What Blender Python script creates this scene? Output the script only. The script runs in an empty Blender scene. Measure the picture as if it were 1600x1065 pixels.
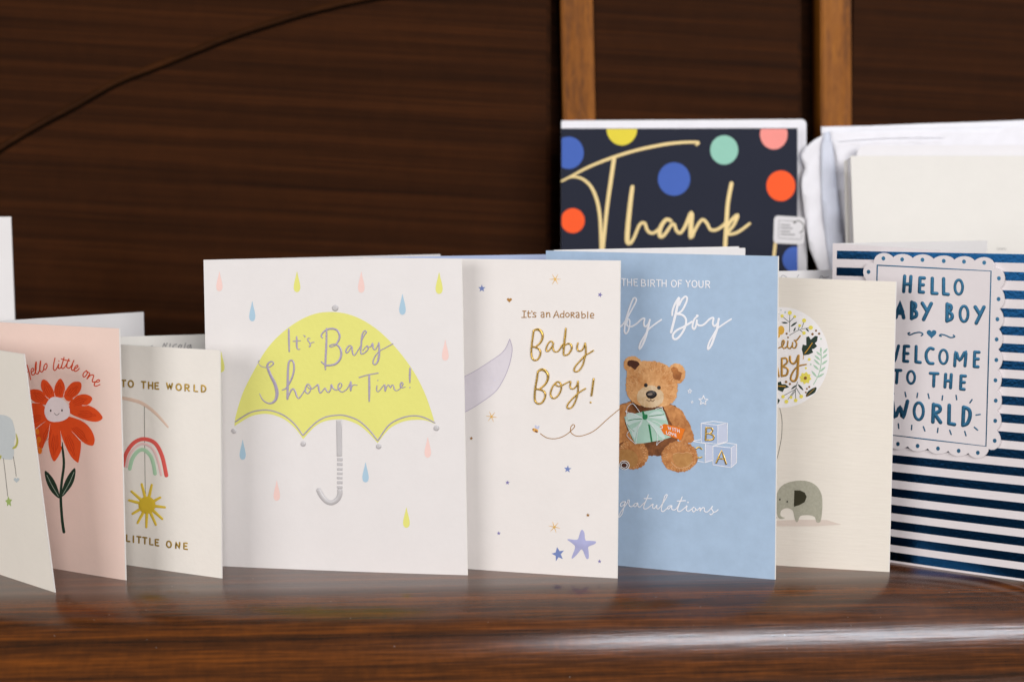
import bpy, bmesh, math, random
from mathutils import Vector, Matrix
from mathutils.geometry import delaunay_2d_cdt
random.seed(7)
S = bpy.context.scene
COL = S.collection

# ---------------------------------------------------------------- camera, light, exposure
CAM_H, CAM_Y, FPX = 0.182, -0.70, 2222.2          # lens 50 mm on a 36 mm sensor, 1600 px wide
PITCH = math.atan(212.0 / FPX)
cd = bpy.data.cameras.new('camera'); cam = bpy.data.objects.new('camera', cd); COL.objects.link(cam)
cam.location = (0, CAM_Y, CAM_H); cam.rotation_euler = (math.pi/2 - PITCH, 0, 0)
cd.lens = 50; cd.sensor_width = 36; cd.clip_start = 0.01; cd.clip_end = 50
cd.dof.use_dof = True; cd.dof.focus_distance = 0.705; cd.dof.aperture_fstop = 5.0; cd.dof.aperture_blades = 7
S.camera = cam

W = bpy.data.worlds.new('World'); S.world = W; W.use_nodes = True
W.node_tree.nodes['Background'].inputs[0].default_value = (1.0, 0.975, 0.94, 1)
W.node_tree.nodes['Background'].inputs[1].default_value = 0.11

def area(name, loc, target, sx, sy, power, col):
    l = bpy.data.lights.new(name, 'AREA'); l.shape = 'RECTANGLE'; l.size = sx; l.size_y = sy
    l.energy = power; l.color = col
    o = bpy.data.objects.new(name, l); COL.objects.link(o); o.location = loc
    d = Vector(target) - Vector(loc); o.rotation_euler = d.to_track_quat('-Z', 'Y').to_euler()
    return o
area('window_light', (0.85, -2.3, 0.74), (0, 0, 0.1), 1.7, 1.0, 49, (1.0, 0.97, 0.94))
area('side_fill_light', (-1.75, -1.75, 0.52), (0, 0, 0.1), 1.7, 1.15, 26, (1.0, 0.97, 0.95))  # unseen fill, added to brighten the left-facing cards
sk = area('skylight_strip', (0.60, -0.215, 1.35), (0.60, -0.215, 0), 0.80, 0.13, 7.5, (0.86, 0.91, 1.0))
sk.rotation_euler = (0, 0, math.radians(4.4))

vs = S.view_settings
vs.view_transform = 'Standard'; vs.look = 'None'; vs.exposure = 0; vs.gamma = 1; vs.use_curve_mapping = False
S.cycles.max_bounces = 8; S.cycles.diffuse_bounces = 4; S.cycles.glossy_bounces = 4

# ---------------------------------------------------------------- helpers: picture measurements to places
CAM = Vector((0, CAM_Y, CAM_H))
FW = Vector((0, math.cos(PITCH), -math.sin(PITCH))); UP = Vector((0, math.sin(PITCH), math.cos(PITCH))); RT = Vector((1, 0, 0))
def ray(px, py): return FW + RT*((px-800.0)/FPX) + UP*((532.5-py)/FPX)
def at_z(px, py, z=0.0):
    r = ray(px, py); return CAM + r*((z-CAM_H)/r.z)
def at_y(px, py, y):
    r = ray(px, py); return CAM + r*((y-CAM_Y)/r.y)
def lin(c):
    return tuple((v/255/12.92 if v/255 <= .04045 else ((v/255+.055)/1.055)**2.4) for v in c)

# ---------------------------------------------------------------- materials
MATS = {}
def mat_new(name):
    m = bpy.data.materials.new(name); m.use_nodes = True
    return m, m.node_tree.nodes, m.node_tree.links, m.node_tree.nodes['Principled BSDF']
def paper(name, srgb, rough=.62, grain=.25, laid=0.0, mottle=0.0, spec=.18, mscale=60):
    """matt printed card: flat ink colour, faint fibre mottling, fine tooth"""
    if name in MATS: return MATS[name]
    m, N, L, B = mat_new(name)
    c = lin(srgb)
    tc = N.new('ShaderNodeTexCoord'); mp = N.new('ShaderNodeMapping'); L.new(tc.outputs['Object'], mp.inputs[0])
    mp.inputs['Scale'].default_value = (1, 1, 1) if not laid else (.35, .35, 2.6)
    n1 = N.new('ShaderNodeTexNoise'); n1.inputs['Scale'].default_value = 420 if not laid else 300; n1.inputs['Detail'].default_value = 4
    L.new(mp.outputs[0], n1.inputs[0])
    n2 = N.new('ShaderNodeTexNoise'); n2.inputs['Scale'].default_value = mscale; n2.inputs['Detail'].default_value = 6; n2.inputs['Roughness'].default_value = .7
    L.new(tc.outputs['Object'], n2.inputs[0])
    mr = N.new('ShaderNodeMapRange'); mr.inputs[1].default_value = .25; mr.inputs[2].default_value = .75
    k = .02 + mottle
    mr.inputs[3].default_value = 1-k; mr.inputs[4].default_value = 1+k
    L.new(n2.outputs[0], mr.inputs[0])
    mx = N.new('ShaderNodeMix'); mx.data_type = 'RGBA'; mx.blend_type = 'MULTIPLY'; mx.inputs[0].default_value = 1
    mx.inputs[6].default_value = (*c, 1); L.new(mr.outputs[0], mx.inputs[7])
    L.new(mx.outputs[2], B.inputs['Base Color'])
    bp = N.new('ShaderNodeBump'); bp.inputs['Strength'].default_value = grain + laid; bp.inputs['Distance'].default_value = .0004
    L.new(n1.outputs[0], bp.inputs['Height']); L.new(bp.outputs[0], B.inputs['Normal'])
    B.inputs['Roughness'].default_value = rough; B.inputs['Specular IOR Level'].default_value = spec
    MATS[name] = m; return m
def foil(name, srgb, rough=.28, metallic=1.0):
    if name in MATS: return MATS[name]
    m, N, L, B = mat_new(name)
    tc = N.new('ShaderNodeTexCoord'); n = N.new('ShaderNodeTexNoise'); n.inputs['Scale'].default_value = 700; n.inputs['Detail'].default_value = 2
    L.new(tc.outputs['Object'], n.inputs[0])
    bp = N.new('ShaderNodeBump'); bp.inputs['Strength'].default_value = .25; bp.inputs['Distance'].default_value = .0003
    L.new(n.outputs[0], bp.inputs['Height']); L.new(bp.outputs[0], B.inputs['Normal'])
    B.inputs['Base Color'].default_value = (*lin(srgb), 1); B.inputs['Metallic'].default_value = metallic
    B.inputs['Roughness'].default_value = rough
    MATS[name] = m; return m
def fur(name, a, b):
    if name in MATS: return MATS[name]
    m, N, L, B = mat_new(name)
    tc = N.new('ShaderNodeTexCoord'); mp = N.new('ShaderNodeMapping'); mp.inputs['Scale'].default_value = (1.1, 1.1, .9)
    L.new(tc.outputs['Object'], mp.inputs[0])
    n = N.new('ShaderNodeTexNoise'); n.inputs['Scale'].default_value = 520; n.inputs['Detail'].default_value = 6; n.inputs['Distortion'].default_value = .6
    L.new(mp.outputs[0], n.inputs[0])
    n2 = N.new('ShaderNodeTexNoise'); n2.inputs['Scale'].default_value = 110; L.new(tc.outputs['Object'], n2.inputs[0])
    ad = N.new('ShaderNodeMath'); ad.operation = 'ADD'; L.new(n.outputs[0], ad.inputs[0]); L.new(n2.outputs[0], ad.inputs[1])
    r = N.new('ShaderNodeValToRGB'); r.color_ramp.elements[0].position = .36; r.color_ramp.elements[1].position = .64
    hf = N.new('ShaderNodeMath'); hf.operation = 'MULTIPLY'; hf.inputs[1].default_value = .5; L.new(ad.outputs[0], hf.inputs[0])
    r.color_ramp.elements[0].color = (*lin(a), 1); r.color_ramp.elements[1].color = (*lin(b), 1)
    L.new(hf.outputs[0], r.inputs[0]); L.new(r.outputs[0], B.inputs['Base Color'])
    B.inputs['Roughness'].default_value = .6; B.inputs['Specular IOR Level'].default_value = .25
    MATS[name] = m; return m
def wood(name, dark, mid, light, rot=(0, 0, 0), ribbon=(1.0, 26, 26), fibre=(14, 420, 420), rough=.3, dust=0.0, coat=0.0, bump=.15, figure=.25, contrast=(.33, .5, .68), spec=.5, ior=1.5, famp=.34, fgs=(90, 60, 60)):
    m, N, L, B = mat_new(name)
    tc = N.new('ShaderNodeTexCoord')
    rt = N.new('ShaderNodeMapping'); rt.inputs['Rotation'].default_value = rot; L.new(tc.outputs['Object'], rt.inputs[0])
    def noise(scale, detail, dist=0.0, rough_=.55):
        mp = N.new('ShaderNodeMapping'); mp.inputs['Scale'].default_value = scale; L.new(rt.outputs[0], mp.inputs[0])
        n = N.new('ShaderNodeTexNoise'); n.inputs['Scale'].default_value = 1; n.inputs['Detail'].default_value = detail
        n.inputs['Distortion'].default_value = dist; n.inputs['Roughness'].default_value = rough_
        L.new(mp.outputs[0], n.inputs[0]); return n.outputs[0]
    rb = noise(ribbon, 5, .35, .6); rb2 = noise((ribbon[0]*2.3, ribbon[1]*3.3, ribbon[2]*3.3), 3, .2)
    fb = noise(fibre, 3); fg = noise(fgs, 2, .5)
    def math_(op, a, b):
        q = N.new('ShaderNodeMath'); q.operation = op
        for i, v in enumerate((a, b)):
            if isinstance(v, (int, float)): q.inputs[i].default_value = v
            else: L.new(v, q.inputs[i])
        return q.outputs[0]
    v = math_('ADD', math_('MULTIPLY', rb, .62), math_('MULTIPLY', rb2, .38))
    v = math_('ADD', v, math_('MULTIPLY', math_('SUBTRACT', fb, .5), famp))
    v = math_('ADD', v, math_('MULTIPLY', math_('SUBTRACT', fg, .5), figure))
    r = N.new('ShaderNodeValToRGB'); e = r.color_ramp.elements
    e[0].position = contrast[0]; e[0].color = (*dark, 1); e[1].position = contrast[2]; e[1].color = (*light, 1)
    q = e.new(contrast[1]); q.color = (*mid, 1)
    L.new(v, r.inputs[0])
    out = r.outputs[0]
    if dust:
        vo = N.new('ShaderNodeTexVoronoi'); vo.inputs['Scale'].default_value = 190; L.new(tc.outputs['Object'], vo.inputs[0])
        rn = math_('LESS_THAN', vo.outputs['Distance'], .055)
        sel = math_('GREATER_THAN', N_sep(N, L, vo.outputs['Color']), .80)
        k = math_('MULTIPLY', math_('MULTIPLY', rn, sel), dust)
        mx = N.new('ShaderNodeMix'); mx.data_type = 'RGBA'; L.new(k, mx.inputs[0]); L.new(out, mx.inputs[6]); mx.inputs[7].default_value = (.5, .45, .4, 1)
        out = mx.outputs[2]
    L.new(out, B.inputs['Base Color'])
    rr = N.new('ShaderNodeMapRange'); rr.inputs[3].default_value = rough*.8; rr.inputs[4].default_value = rough*1.25
    L.new(fb, rr.inputs[0]); L.new(rr.outputs[0], B.inputs['Roughness'])
    bp = N.new('ShaderNodeBump'); bp.inputs['Strength'].default_value = bump; bp.inputs['Distance'].default_value = .0006
    L.new(fb, bp.inputs['Height']); L.new(bp.outputs[0], B.inputs['Normal'])
    B.inputs['IOR'].default_value = ior; B.inputs['Specular IOR Level'].default_value = spec; B.inputs['Coat Weight'].default_value = coat; B.inputs['Coat Roughness'].default_value = .12
    return m
def N_sep(N, L, sock):
    s = N.new('ShaderNodeSeparateColor'); L.new(sock, s.inputs[0]); return s.outputs[0]

# ---------------------------------------------------------------- helpers: objects
def tag(o, label=None, cat=None, group=None, kind=None):
    for k, v in (('label', label), ('category', cat), ('group', group), ('kind', kind)):
        if v: o[k] = v
    return o
def empty(name, loc, label, cat, group=None):
    o = bpy.data.objects.new(name, None); COL.objects.link(o); o.location = loc; o.empty_display_size = .02
    return tag(o, label, cat, group)
def mesh_obj(name, verts, faces, mats, parent=None, smooth=False, fmat=None, origin=None):
    me = bpy.data.meshes.new(name)
    if origin is not None: verts = [Vector(v)-origin for v in verts]
    me.from_pydata([tuple(v) for v in verts], [], faces)
    for m in (mats if isinstance(mats, (list, tuple)) else [mats]): me.materials.append(m)
    if fmat: me.polygons.foreach_set('material_index', fmat)
    if smooth: me.polygons.foreach_set('use_smooth', [True]*len(me.polygons))
    me.update()
    o = bpy.data.objects.new(name, me); COL.objects.link(o)
    if parent: o.parent = parent
    return o

# ---------------------------------------------------------------- one panel (a flat or gently bowed sheet standing up)
EDGE = paper('cut_card_edge', (232, 229, 226), grain=.1)
class Panel:
    """sheet standing on edge B0-B1; points on it are (u along the base, v up, w out of the sheet)"""
    def __init__(s, B0, B1, lean=0.0, bow=0.0, parent=None, origin=None):
        s.B0, s.B1 = Vector(B0), Vector(B1)
        s.W = (s.B1-s.B0).length; s.eu = (s.B1-s.B0).normalized()
        z = Vector((0, 0, 1)); n0 = s.eu.cross(z).normalized()
        if n0.dot(CAM - s.B0) < 0: n0 = -n0
        a = math.radians(lean)
        s.ev = (z*math.cos(a) - n0*math.sin(a)).normalized(); s.n = (n0*math.cos(a) + z*math.sin(a)).normalized()
        s.bow = bow; s.parent = parent; s.origin = origin or s.B0
    def loc(s, px, py):
        r = ray(px, py); t = (s.B0-CAM).dot(s.n)/r.dot(s.n); p = CAM + r*t - s.B0
        return p.dot(s.eu), p.dot(s.ev)
    def world(s, u, v, w=0.0):
        t = min(max(u/s.W, -.2), 1.2)
        return s.B0 + s.eu*u + s.ev*v + s.n*(w + s.bow*4*t*(1-t))
    def sheet(s, name, corners, mats, thick=.00045, nu=16, nv=8, parent=None, front_w=0.0):
        """corners: (u,v) BL, BR, TR, TL; box-like sheet, front face first material, cut edges second"""
        bl, br, tr, tl = [Vector(c) for c in corners]
        V, F, M = [], [], []
        for w in (front_w, front_w-thick):
            for j in range(nv+1):
                for i in range(nu+1):
                    a, b = i/nu, j/nv
                    p = bl*(1-a)*(1-b) + br*a*(1-b) + tr*a*b + tl*(1-a)*b
                    V.append(s.world(p.x, p.y, w))
        st = nu+1; off = st*(nv+1)
        flip = s.eu.cross(s.ev).dot(s.n) < 0
        def add(q, m):
            F.append(tuple(reversed(q)) if flip else tuple(q)); M.append(m)
        for j in range(nv):
            for i in range(nu):
                a = j*st+i; add((a, a+1, a+st+1, a+st), 0); a += off; add((a+st, a+st+1, a+1, a), len(mats)-1)
        for i in range(nu):
            add((i, off+i, off+i+1, i+1), 1); a = nv*st+i; add((a, a+1, off+a+1, off+a), 1)
        for j in range(nv):
            a = j*st; add((a, a+st, off+a+st, off+a), 1); a += nu; add((a, off+a, off+a+st, a+st), 1)
        return mesh_obj(name, V, F, mats, parent or s.parent, fmat=M, origin=s.origin)

# ---------------------------------------------------------------- drawing on a panel, in picture measurements
def catmull(P, closed=False, seg=6):
    P = [Vector(p) for p in P]; n = len(P); out = []
    if n < 3 and not closed:
        return [P[0].lerp(P[-1], i/seg) for i in range(seg+1)]
    rng = range(n if closed else n-1)
    for i in rng:
        if closed: p0, p1, p2, p3 = P[i-1], P[i], P[(i+1) % n], P[(i+2) % n]
        else: p0, p1, p2, p3 = P[max(i-1, 0)], P[i], P[i+1], P[min(i+2, n-1)]
        for k in range(seg):
            t = k/seg
            out.append(.5*((2*p1) + (p2-p0)*t + (2*p0-5*p1+4*p2-p3)*t*t + (3*p1-p0-3*p2+p3)*t**3))
    if not closed: out.append(P[-1].copy())
    return out
class Art:
    """collects shapes drawn in picture pixels; build() lays them on a panel as one mesh"""
    def __init__(s, x0=0, y0=0, sc=1.0, layer=1, h=.00007):
        s.x0, s.y0, s.sc, s.layer, s.h = x0, y0, sc, layer, h
        s.V, s.F = [], []; s.wk = 1.0
    def P(s, p): return Vector((s.x0 + p[0]/s.sc, s.y0 + p[1]/s.sc))
    def frame(s, x0, y0, sc): s.x0, s.y0, s.sc = x0, y0, sc; return s
    def stroke(s, pts, w, closed=False, sharp=False, w1=None, seg=5, h=None):
        """w: width in crop pixels, or a list (one per point)"""
        P = [s.P(p) for p in pts]; h = s.h if h is None else h
        ws = [x*s.wk/s.sc for x in (w if isinstance(w, (list, tuple)) else ([w]*len(P) if w1 is None else [w+(w1-w)*i/(len(P)-1) for i in range(len(P))]))]
        if sharp:
            C, R = [], []
            for i in range(len(P)-1):
                C += [P[i], P[i].lerp(P[i+1], .5)]; R += [ws[i], (ws[i]+ws[i+1])/2]
            C.append(P[-1]); R.append(ws[-1])
        else:
            C = catmull(P, closed, seg); n = len(C); R = []
            m = len(P) if closed else len(P)-1
            for i in range(n):
                f = i/(n if closed else max(n-1, 1))*m; a = int(f) % len(P); b = (a+1) % len(P) if closed else min(a+1, len(P)-1)
                R.append(ws[a]+(ws[b]-ws[a])*(f-int(f)))
        CC, RR = [C[0]], [R[0]]
        for c, r in zip(C[1:], R[1:]):
            if (c-CC[-1]).length > 1e-4: CC.append(c); RR.append(r)
        n = len(CC); T = []
        for i in range(n):
            a = CC[i-1] if (i or closed) else CC[i]; b = CC[(i+1) % n] if (i < n-1 or closed) else CC[i]
            d = b-a
            if d.length < 1e-6: d = Vector((1, 0))
            T.append(d.normalized())
        rows = []
        if not closed:
            r = RR[0]/2
            for k in (1.0, .8, .45): rows.append((CC[0]-T[0]*r*k, T[0], RR[0]*math.sqrt(max(1-k*k, .01)), h*math.sqrt(max(1-k*k, .04))))
        for i in range(n): rows.append((CC[i], T[i], RR[i], h))
        if not closed:
            r = RR[-1]/2
            for k in (.45, .8, 1.0): rows.append((CC[-1]+T[-1]*r*k, T[-1], RR[-1]*math.sqrt(max(1-k*k, .01)), h*math.sqrt(max(1-k*k, .04))))
        base = len(s.V); prof = ((-1, 0), (-.7, .7), (0, 1), (.7, .7), (1, 0))
        for c, t, wd, hh in rows:
            nn = Vector((-t.y, t.x))
            for o, k in prof: s.V.append((c+nn*o*wd/2, hh*k))
        q = len(rows)
        for i in range(q if closed else q-1):
            for j in range(4):
                a = base+i*5+j; b = base+((i+1) % q)*5+j
                s.F.append((a, b, b+1, a+1))
        return s
    def poly(s, pts, smooth=False, seg=5, raise_=0.0, step=14.0, clip=None, raw=False):
        P = [Vector(p) if raw else s.P(p) for p in pts]
        if smooth: P = catmull(P, True, seg)
        if clip:
            P = [Vector((min(max(p.x, clip[0]), clip[2]), min(max(p.y, clip[1]), clip[3]))) for p in P]
        Q = []
        for i in range(len(P)):
            a, b = P[i], P[(i+1) % len(P)]; n = max(1, int((b-a).length/step))
            for k in range(n):
                c = a.lerp(b, k/n)
                if not Q or (c-Q[-1]).length > .02: Q.append(c)
        if (Q[0]-Q[-1]).length < .02: Q.pop()
        n = len(Q); xs = [p.x for p in Q]; ys = [p.y for p in Q]
        size = min(max(xs)-min(xs), max(ys)-min(ys))
        g = step if not raise_ else max(size/9, .4)
        inner = []; x = min(xs)+g*.5
        def inside(p):
            c = False
            for i in range(n):
                a, b = Q[i], Q[i-1]
                if (a.y > p.y) != (b.y > p.y) and p.x < (b.x-a.x)*(p.y-a.y)/(b.y-a.y)+a.x: c = not c
            return c
        def edge(p):
            d = 1e9
            for i in range(n):
                a, b = Q[i-1], Q[i]; ab = b-a; t = min(max((p-a).dot(ab)/max(ab.length_squared, 1e-9), 0), 1); d = min(d, (p-(a+ab*t)).length)
            return d
        while x < max(xs):
            y = min(ys)+g*.5
            while y < max(ys):
                p = Vector((x, y))
                if inside(p):
                    d = edge(p)
                    if d > g*.3: inner.append((p, d))
                y += g
            x += g
        pts2 = Q+[p for p, d in inner]
        ov, oe, of, vi, ei, fi = delaunay_2d_cdt(pts2, [], [list(range(n))], 1, 1e-5)
        base = len(s.V); lim = max(size*.18, .6)
        for v, src in zip(ov, vi):
            hh = 0.0
            if raise_ and src and src[0] >= n: hh = raise_*math.sin(min(inner[src[0]-n][1]/lim, 1)*math.pi/2)
            s.V.append((v, hh))
        for f in of: s.F.append(tuple(base+i for i in f))
        return s
    def ell(s, cx, cy, rx, ry=None, n=28, rot=0.0, **k):
        ry = rx if ry is None else ry; a = math.radians(rot); pts = []
        for i in range(n):
            t = 2*math.pi*i/n; x, y = rx*math.cos(t), ry*math.sin(t)
            pts.append((cx+x*math.cos(a)-y*math.sin(a), cy+x*math.sin(a)+y*math.cos(a)))
        return s.poly(pts, **k)
    def star(s, cx, cy, r, inner=.45, n=5, rot=0, **k):
        pts = []
        for i in range(2*n):
            a = math.radians(rot)-math.pi/2+math.pi*i/n; q = r if i % 2 == 0 else r*inner
            pts.append((cx+q*math.cos(a), cy+q*math.sin(a)))
        return s.poly(pts, **k)
    def heart(s, cx, cy, r, **k):
        pts = []
        for i in range(32):
            t = 2*math.pi*i/32
            pts.append((cx+r*16*math.sin(t)**3/16, cy-r*(13*math.cos(t)-5*math.cos(2*t)-2*math.cos(3*t)-math.cos(4*t))/16))
        return s.poly(pts, **k)
    def leaf(s, a, b, wd):
        a, b = Vector(a), Vector(b); d = b-a; nn = Vector((-d.y, d.x)).normalized()*wd/2
        return s.poly([a, a.lerp(b, .3)+nn*.85, a.lerp(b, .6)+nn, b, a.lerp(b, .6)-nn, a.lerp(b, .3)-nn*.85], smooth=True, seg=3)
    def build(s, name, panel, mat, parent=None, label=None, smooth=True):
        V = []
        for p, h in s.V:
            u, v = panel.loc(p.x, p.y); V.append(panel.world(u, v, s.layer*.00007+h))
        F = []
        for f in s.F:
            a, b, c = V[f[0]], V[f[1]], V[f[2]]
            F.append(tuple(reversed(f)) if (b-a).cross(c-a).dot(panel.n) < 0 else f)
        o = mesh_obj(name, V, F, mat, parent or panel.parent, smooth=smooth, origin=panel.origin)
        if label: o['label'] = label
        return o

# capital letters as strokes in a unit box (x 0..1, y 0 top..1 base)
def arc(cx, cy, rx, ry, a0, a1, n=8):
    return [(cx+rx*math.cos(math.radians(a0+(a1-a0)*i/n)), cy+ry*math.sin(math.radians(a0+(a1-a0)*i/n))) for i in range(n+1)]
GL = {
 'A': [[(0, 1), (.5, 0), (1, 1)], [(.2, .66), (.8, .66)]],
 'B': [[(0, 0), (0, 1)], [(0, 0), (.45, 0), (.78, .08), (.85, .24), (.75, .4), (.45, .46), (0, .46)], [(.45, .46), (.85, .54), (1, .73), (.85, .94), (.45, 1), (0, 1)]],
 'C': [arc(.62, .5, .62, .5, -48, -312, 12)],
 'D': [[(0, 0), (0, 1)], [(0, 0), (.4, 0), (.8, .14), (1, .5), (.8, .86), (.4, 1), (0, 1)]],
 'E': [[(.8, 0), (0, 0), (0, 1), (.85, 1)], [(0, .48), (.65, .48)]],
 'F': [[(.8, 0), (0, 0), (0, 1)], [(0, .48), (.65, .48)]],
 'H': [[(0, 0), (0, 1)], [(1, 0), (1, 1)], [(0, .5), (1, .5)]],
 'I': [[(.5, 0), (.5, 1)]],
 'L': [[(.1, 0), (.1, 1), (.9, 1)]],
 'M': [[(0, 1), (.1, 0), (.5, .62), (.9, 0), (1, 1)]],
 'N': [[(0, 1), (0, 0), (1, 1), (1, 0)]],
 'O': [arc(.5, .5, .55, .5, 0, 360, 16)],
 'R': [[(0, 1), (0, 0)], [(0, 0), (.45, 0), (.82, .08), (.9, .27), (.8, .46), (.45, .53), (0, .53)], [(.45, .53), (.95, 1)]],
 'T': [[(0, 0), (1, 0)], [(.5, 0), (.5, 1)]],
 'U': [[(0, 0), (0, .65), (.12, .9), (.5, 1), (.88, .9), (1, .65), (1, 0)]],
 'V': [[(0, 0), (.5, 1), (1, 0)]],
 'W': [[(0, 0), (.25, 1), (.5, .1), (.75, 1), (1, 0)]],
 'Y': [[(0, 0), (.5, .5), (1, 0)], [(.5, .5), (.5, 1)]],
}
CURVY = {'C', 'O', 'U'}
def letters(art, items, hgt, wd, sw, slope=0.0, skew=0.0):
    """items: (letter, centre x, top y[, width factor]); slope = rise of baseline per x, inside each letter"""
    for it in items:
        ch, cx, ty = it[:3]; k = it[3] if len(it) > 3 else 1.0
        w = wd*k*{'I': .3, 'M': 1.2, 'W': 1.35, 'O': 1.1}.get(ch, 1.0)
        for st in GL[ch]:
            pts = [(cx+(x-.5)*w-skew*(y-.5)*hgt, ty+y*hgt+(x-.5)*w*slope) for x, y in st]
            art.stroke(pts, sw, sharp=ch not in CURVY and len(st) < 6, seg=3)

# ---------------------------------------------------------------- the setting: shelf and panelled wall
WALL_Y = 0.205
EDGE_ANG = math.radians(4.4)
sh_wood = wood('polished_sapele_shelf', lin((42, 22, 8)), lin((75, 39, 11)), lin((124, 66, 17)), rot=(0, 0, -EDGE_ANG), ribbon=(.35, 74, 74), fibre=(34, 760, 760), rough=.20, dust=.35, bump=.10, figure=.09, famp=.38, fgs=(260, 130, 130), ior=1.6, contrast=(.36, .50, .70))
R = .068; prof = [(.40, 0.0), (.2, 0.0), (.1, 0.0), (.04, 0.0)]
for i in range(0, 41):
    a = math.radians(90*i/40); prof.append((-R*math.sin(a), -R*(1-math.cos(a))))
prof += [(-R, -R-.04), (-R, -R-.08)]
V, F = [], []; n = len(prof); xs = [-.9, -.5, -.25, 0, .25, .5, .9]
for x in xs:
    for q, z in prof:
        V.append((x*math.cos(EDGE_ANG)-q*math.sin(EDGE_ANG), -.026+x*math.sin(EDGE_ANG)+q*math.cos(EDGE_ANG), z))
for i in range(len(xs)-1):
    for j in range(n-1):
        a = i*n+j; F.append((a, a+1, a+n+1, a+n))
shelf = mesh_obj('shelf', V, F, sh_wood, smooth=True); tag(shelf, kind='structure')
shelf['label'] = 'polished dark brown wooden shelf with a rounded front edge'

wl_wood = wood('dark_sapele_panel', lin((35, 18, 8)), lin((50, 26, 11)), lin((66, 35, 15)), ribbon=(.9, 110, 110), fibre=(10, 620, 620), rough=.55, bump=.08, figure=.10, spec=.03, rot=(0, math.radians(-3.2), 0))
bt_wood = wood('orange_batten_wood', lin((90, 50, 13)), lin((132, 77, 21)), lin((156, 96, 32)), ribbon=(60, 60, 3), fibre=(420, 420, 40), rough=.5, bump=.1, figure=.3, fgs=(380, 380, 120), spec=.15)
wall = empty('panelled_wall', (0, WALL_Y, 0), 'dark brown wood panelled wall with two orange brown battens behind the cards', 'wall')
def box(name, x0, x1, y0, y1, z0, z1, mat, parent, bev=.0015, rot=0.0):
    bm = bmesh.new(); bmesh.ops.create_cube(bm, size=1)
    for v in bm.verts: v.co = Vector(((v.co.x+.5)*(x1-x0)+x0, (v.co.y+.5)*(y1-y0)+y0, (v.co.z+.5)*(z1-z0)+z0))
    if bev: bmesh.ops.bevel(bm, geom=bm.edges[:], offset=bev, segments=2, affect='EDGES')
    if rot: bmesh.ops.rotate(bm, verts=bm.verts[:], cent=Vector(((x0+x1)/2, y0, .25)), matrix=Matrix.Rotation(rot, 3, 'Y'))
    me = bpy.data.meshes.new(name); bm.to_mesh(me); bm.free(); me.materials.append(mat)
    o = bpy.data.objects.new(name, me); COL.objects.link(o); o.parent = parent; return o
box('backing_board', -1.1, 1.1, .026, .04, -.02, .75, wl_wood, wall, 0)
BX = []
for xa, xb in ((880, 930), (1284.5, 1332)):
    a = at_y(xa, 100, WALL_Y-.003); b = at_y(xb, 100, WALL_Y-.003)
    box('batten', a.x, b.x, -.003, .024, -.01, .75, bt_wood, wall, .0012, math.radians(-1.5))
    BX.append((a.x, b.x))
for x0, x1 in ((-1.1, BX[0][0]-.008), (BX[0][1]-.002, BX[1][0]-.0115), (BX[1][1]-.002, 1.1)): box('panel', x0, x1, 0, .024, -.02, .75, wl_wood, wall, .0025, math.radians(-1.5) if x0 > -1 and x1 < 1 else 0)
# arched moulding and the upright edge on the left of the panel
line = [(-90, 290), (-30, 252), (16, 222), (60, 196), (120, 164), (180, 130), (240, 106), (300, 82), (360, 58), (420, 38), (480, 20), (540, 5), (592, -5), (680, -18), (780, -26), (880, -30)]
pts = [at_y(x, y, WALL_Y-.0005) for x, y in line]; cp = []
for i in range(len(pts)-1):
    p0, p1, p2, p3 = pts[max(i-1, 0)], pts[i], pts[i+1], pts[min(i+2, len(pts)-1)]
    for k in range(5):
        t = k/5; cp.append(.5*((2*p1)+(p2-p0)*t+(2*p0-5*p1+4*p2-p3)*t*t+(3*p1-p0-3*p2+p3)*t**3))
cp.append(pts[-1])
def moulding(name, cp, prof, parent, mat=None):
    V, F = [], []; k = len(prof)
    for i, p in enumerate(cp):
        t = (cp[min(i+1, len(cp)-1)]-cp[max(i-1, 0)]).normalized(); up = Vector((-t.z, 0, t.x))
        for a, b in prof: V.append(p+up*a+Vector((0, -b, 0)))
    for i in range(len(cp)-1):
        for j in range(k-1):
            a = i*k+j; F.append((a, a+k, a+k+1, a+1))
    return mesh_obj(name, V, F, mat or ml_wood, parent, smooth=True, origin=Vector((0, WALL_Y, 0)))
mp_ = [(.0026, -.0006), (.0020, .0004), (.0010, .0010), (-.0002, .0015), (-.0009, .0014), (-.0012, .0006), (-.0017, -.0006)]
ml_wood = wood('moulding_wood', lin((34, 18, 8)), lin((48, 26, 11)), lin((64, 35, 15)), rough=.5, spec=.05)
moulding('arched_moulding', cp, mp_, wall)
moulding('arched_shade_line', [p+Vector((0, -.0002, 0)) for p in cp], [(-.0010, .0001), (-.0018, .0002), (-.0028, -.0002)], wall, wood('shade_line_dark', lin((12, 6, 3)), lin((16, 8, 4)), lin((22, 12, 6)), rough=.7, spec=.02))  # dark strip stands in for the shadow under the moulding

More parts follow.
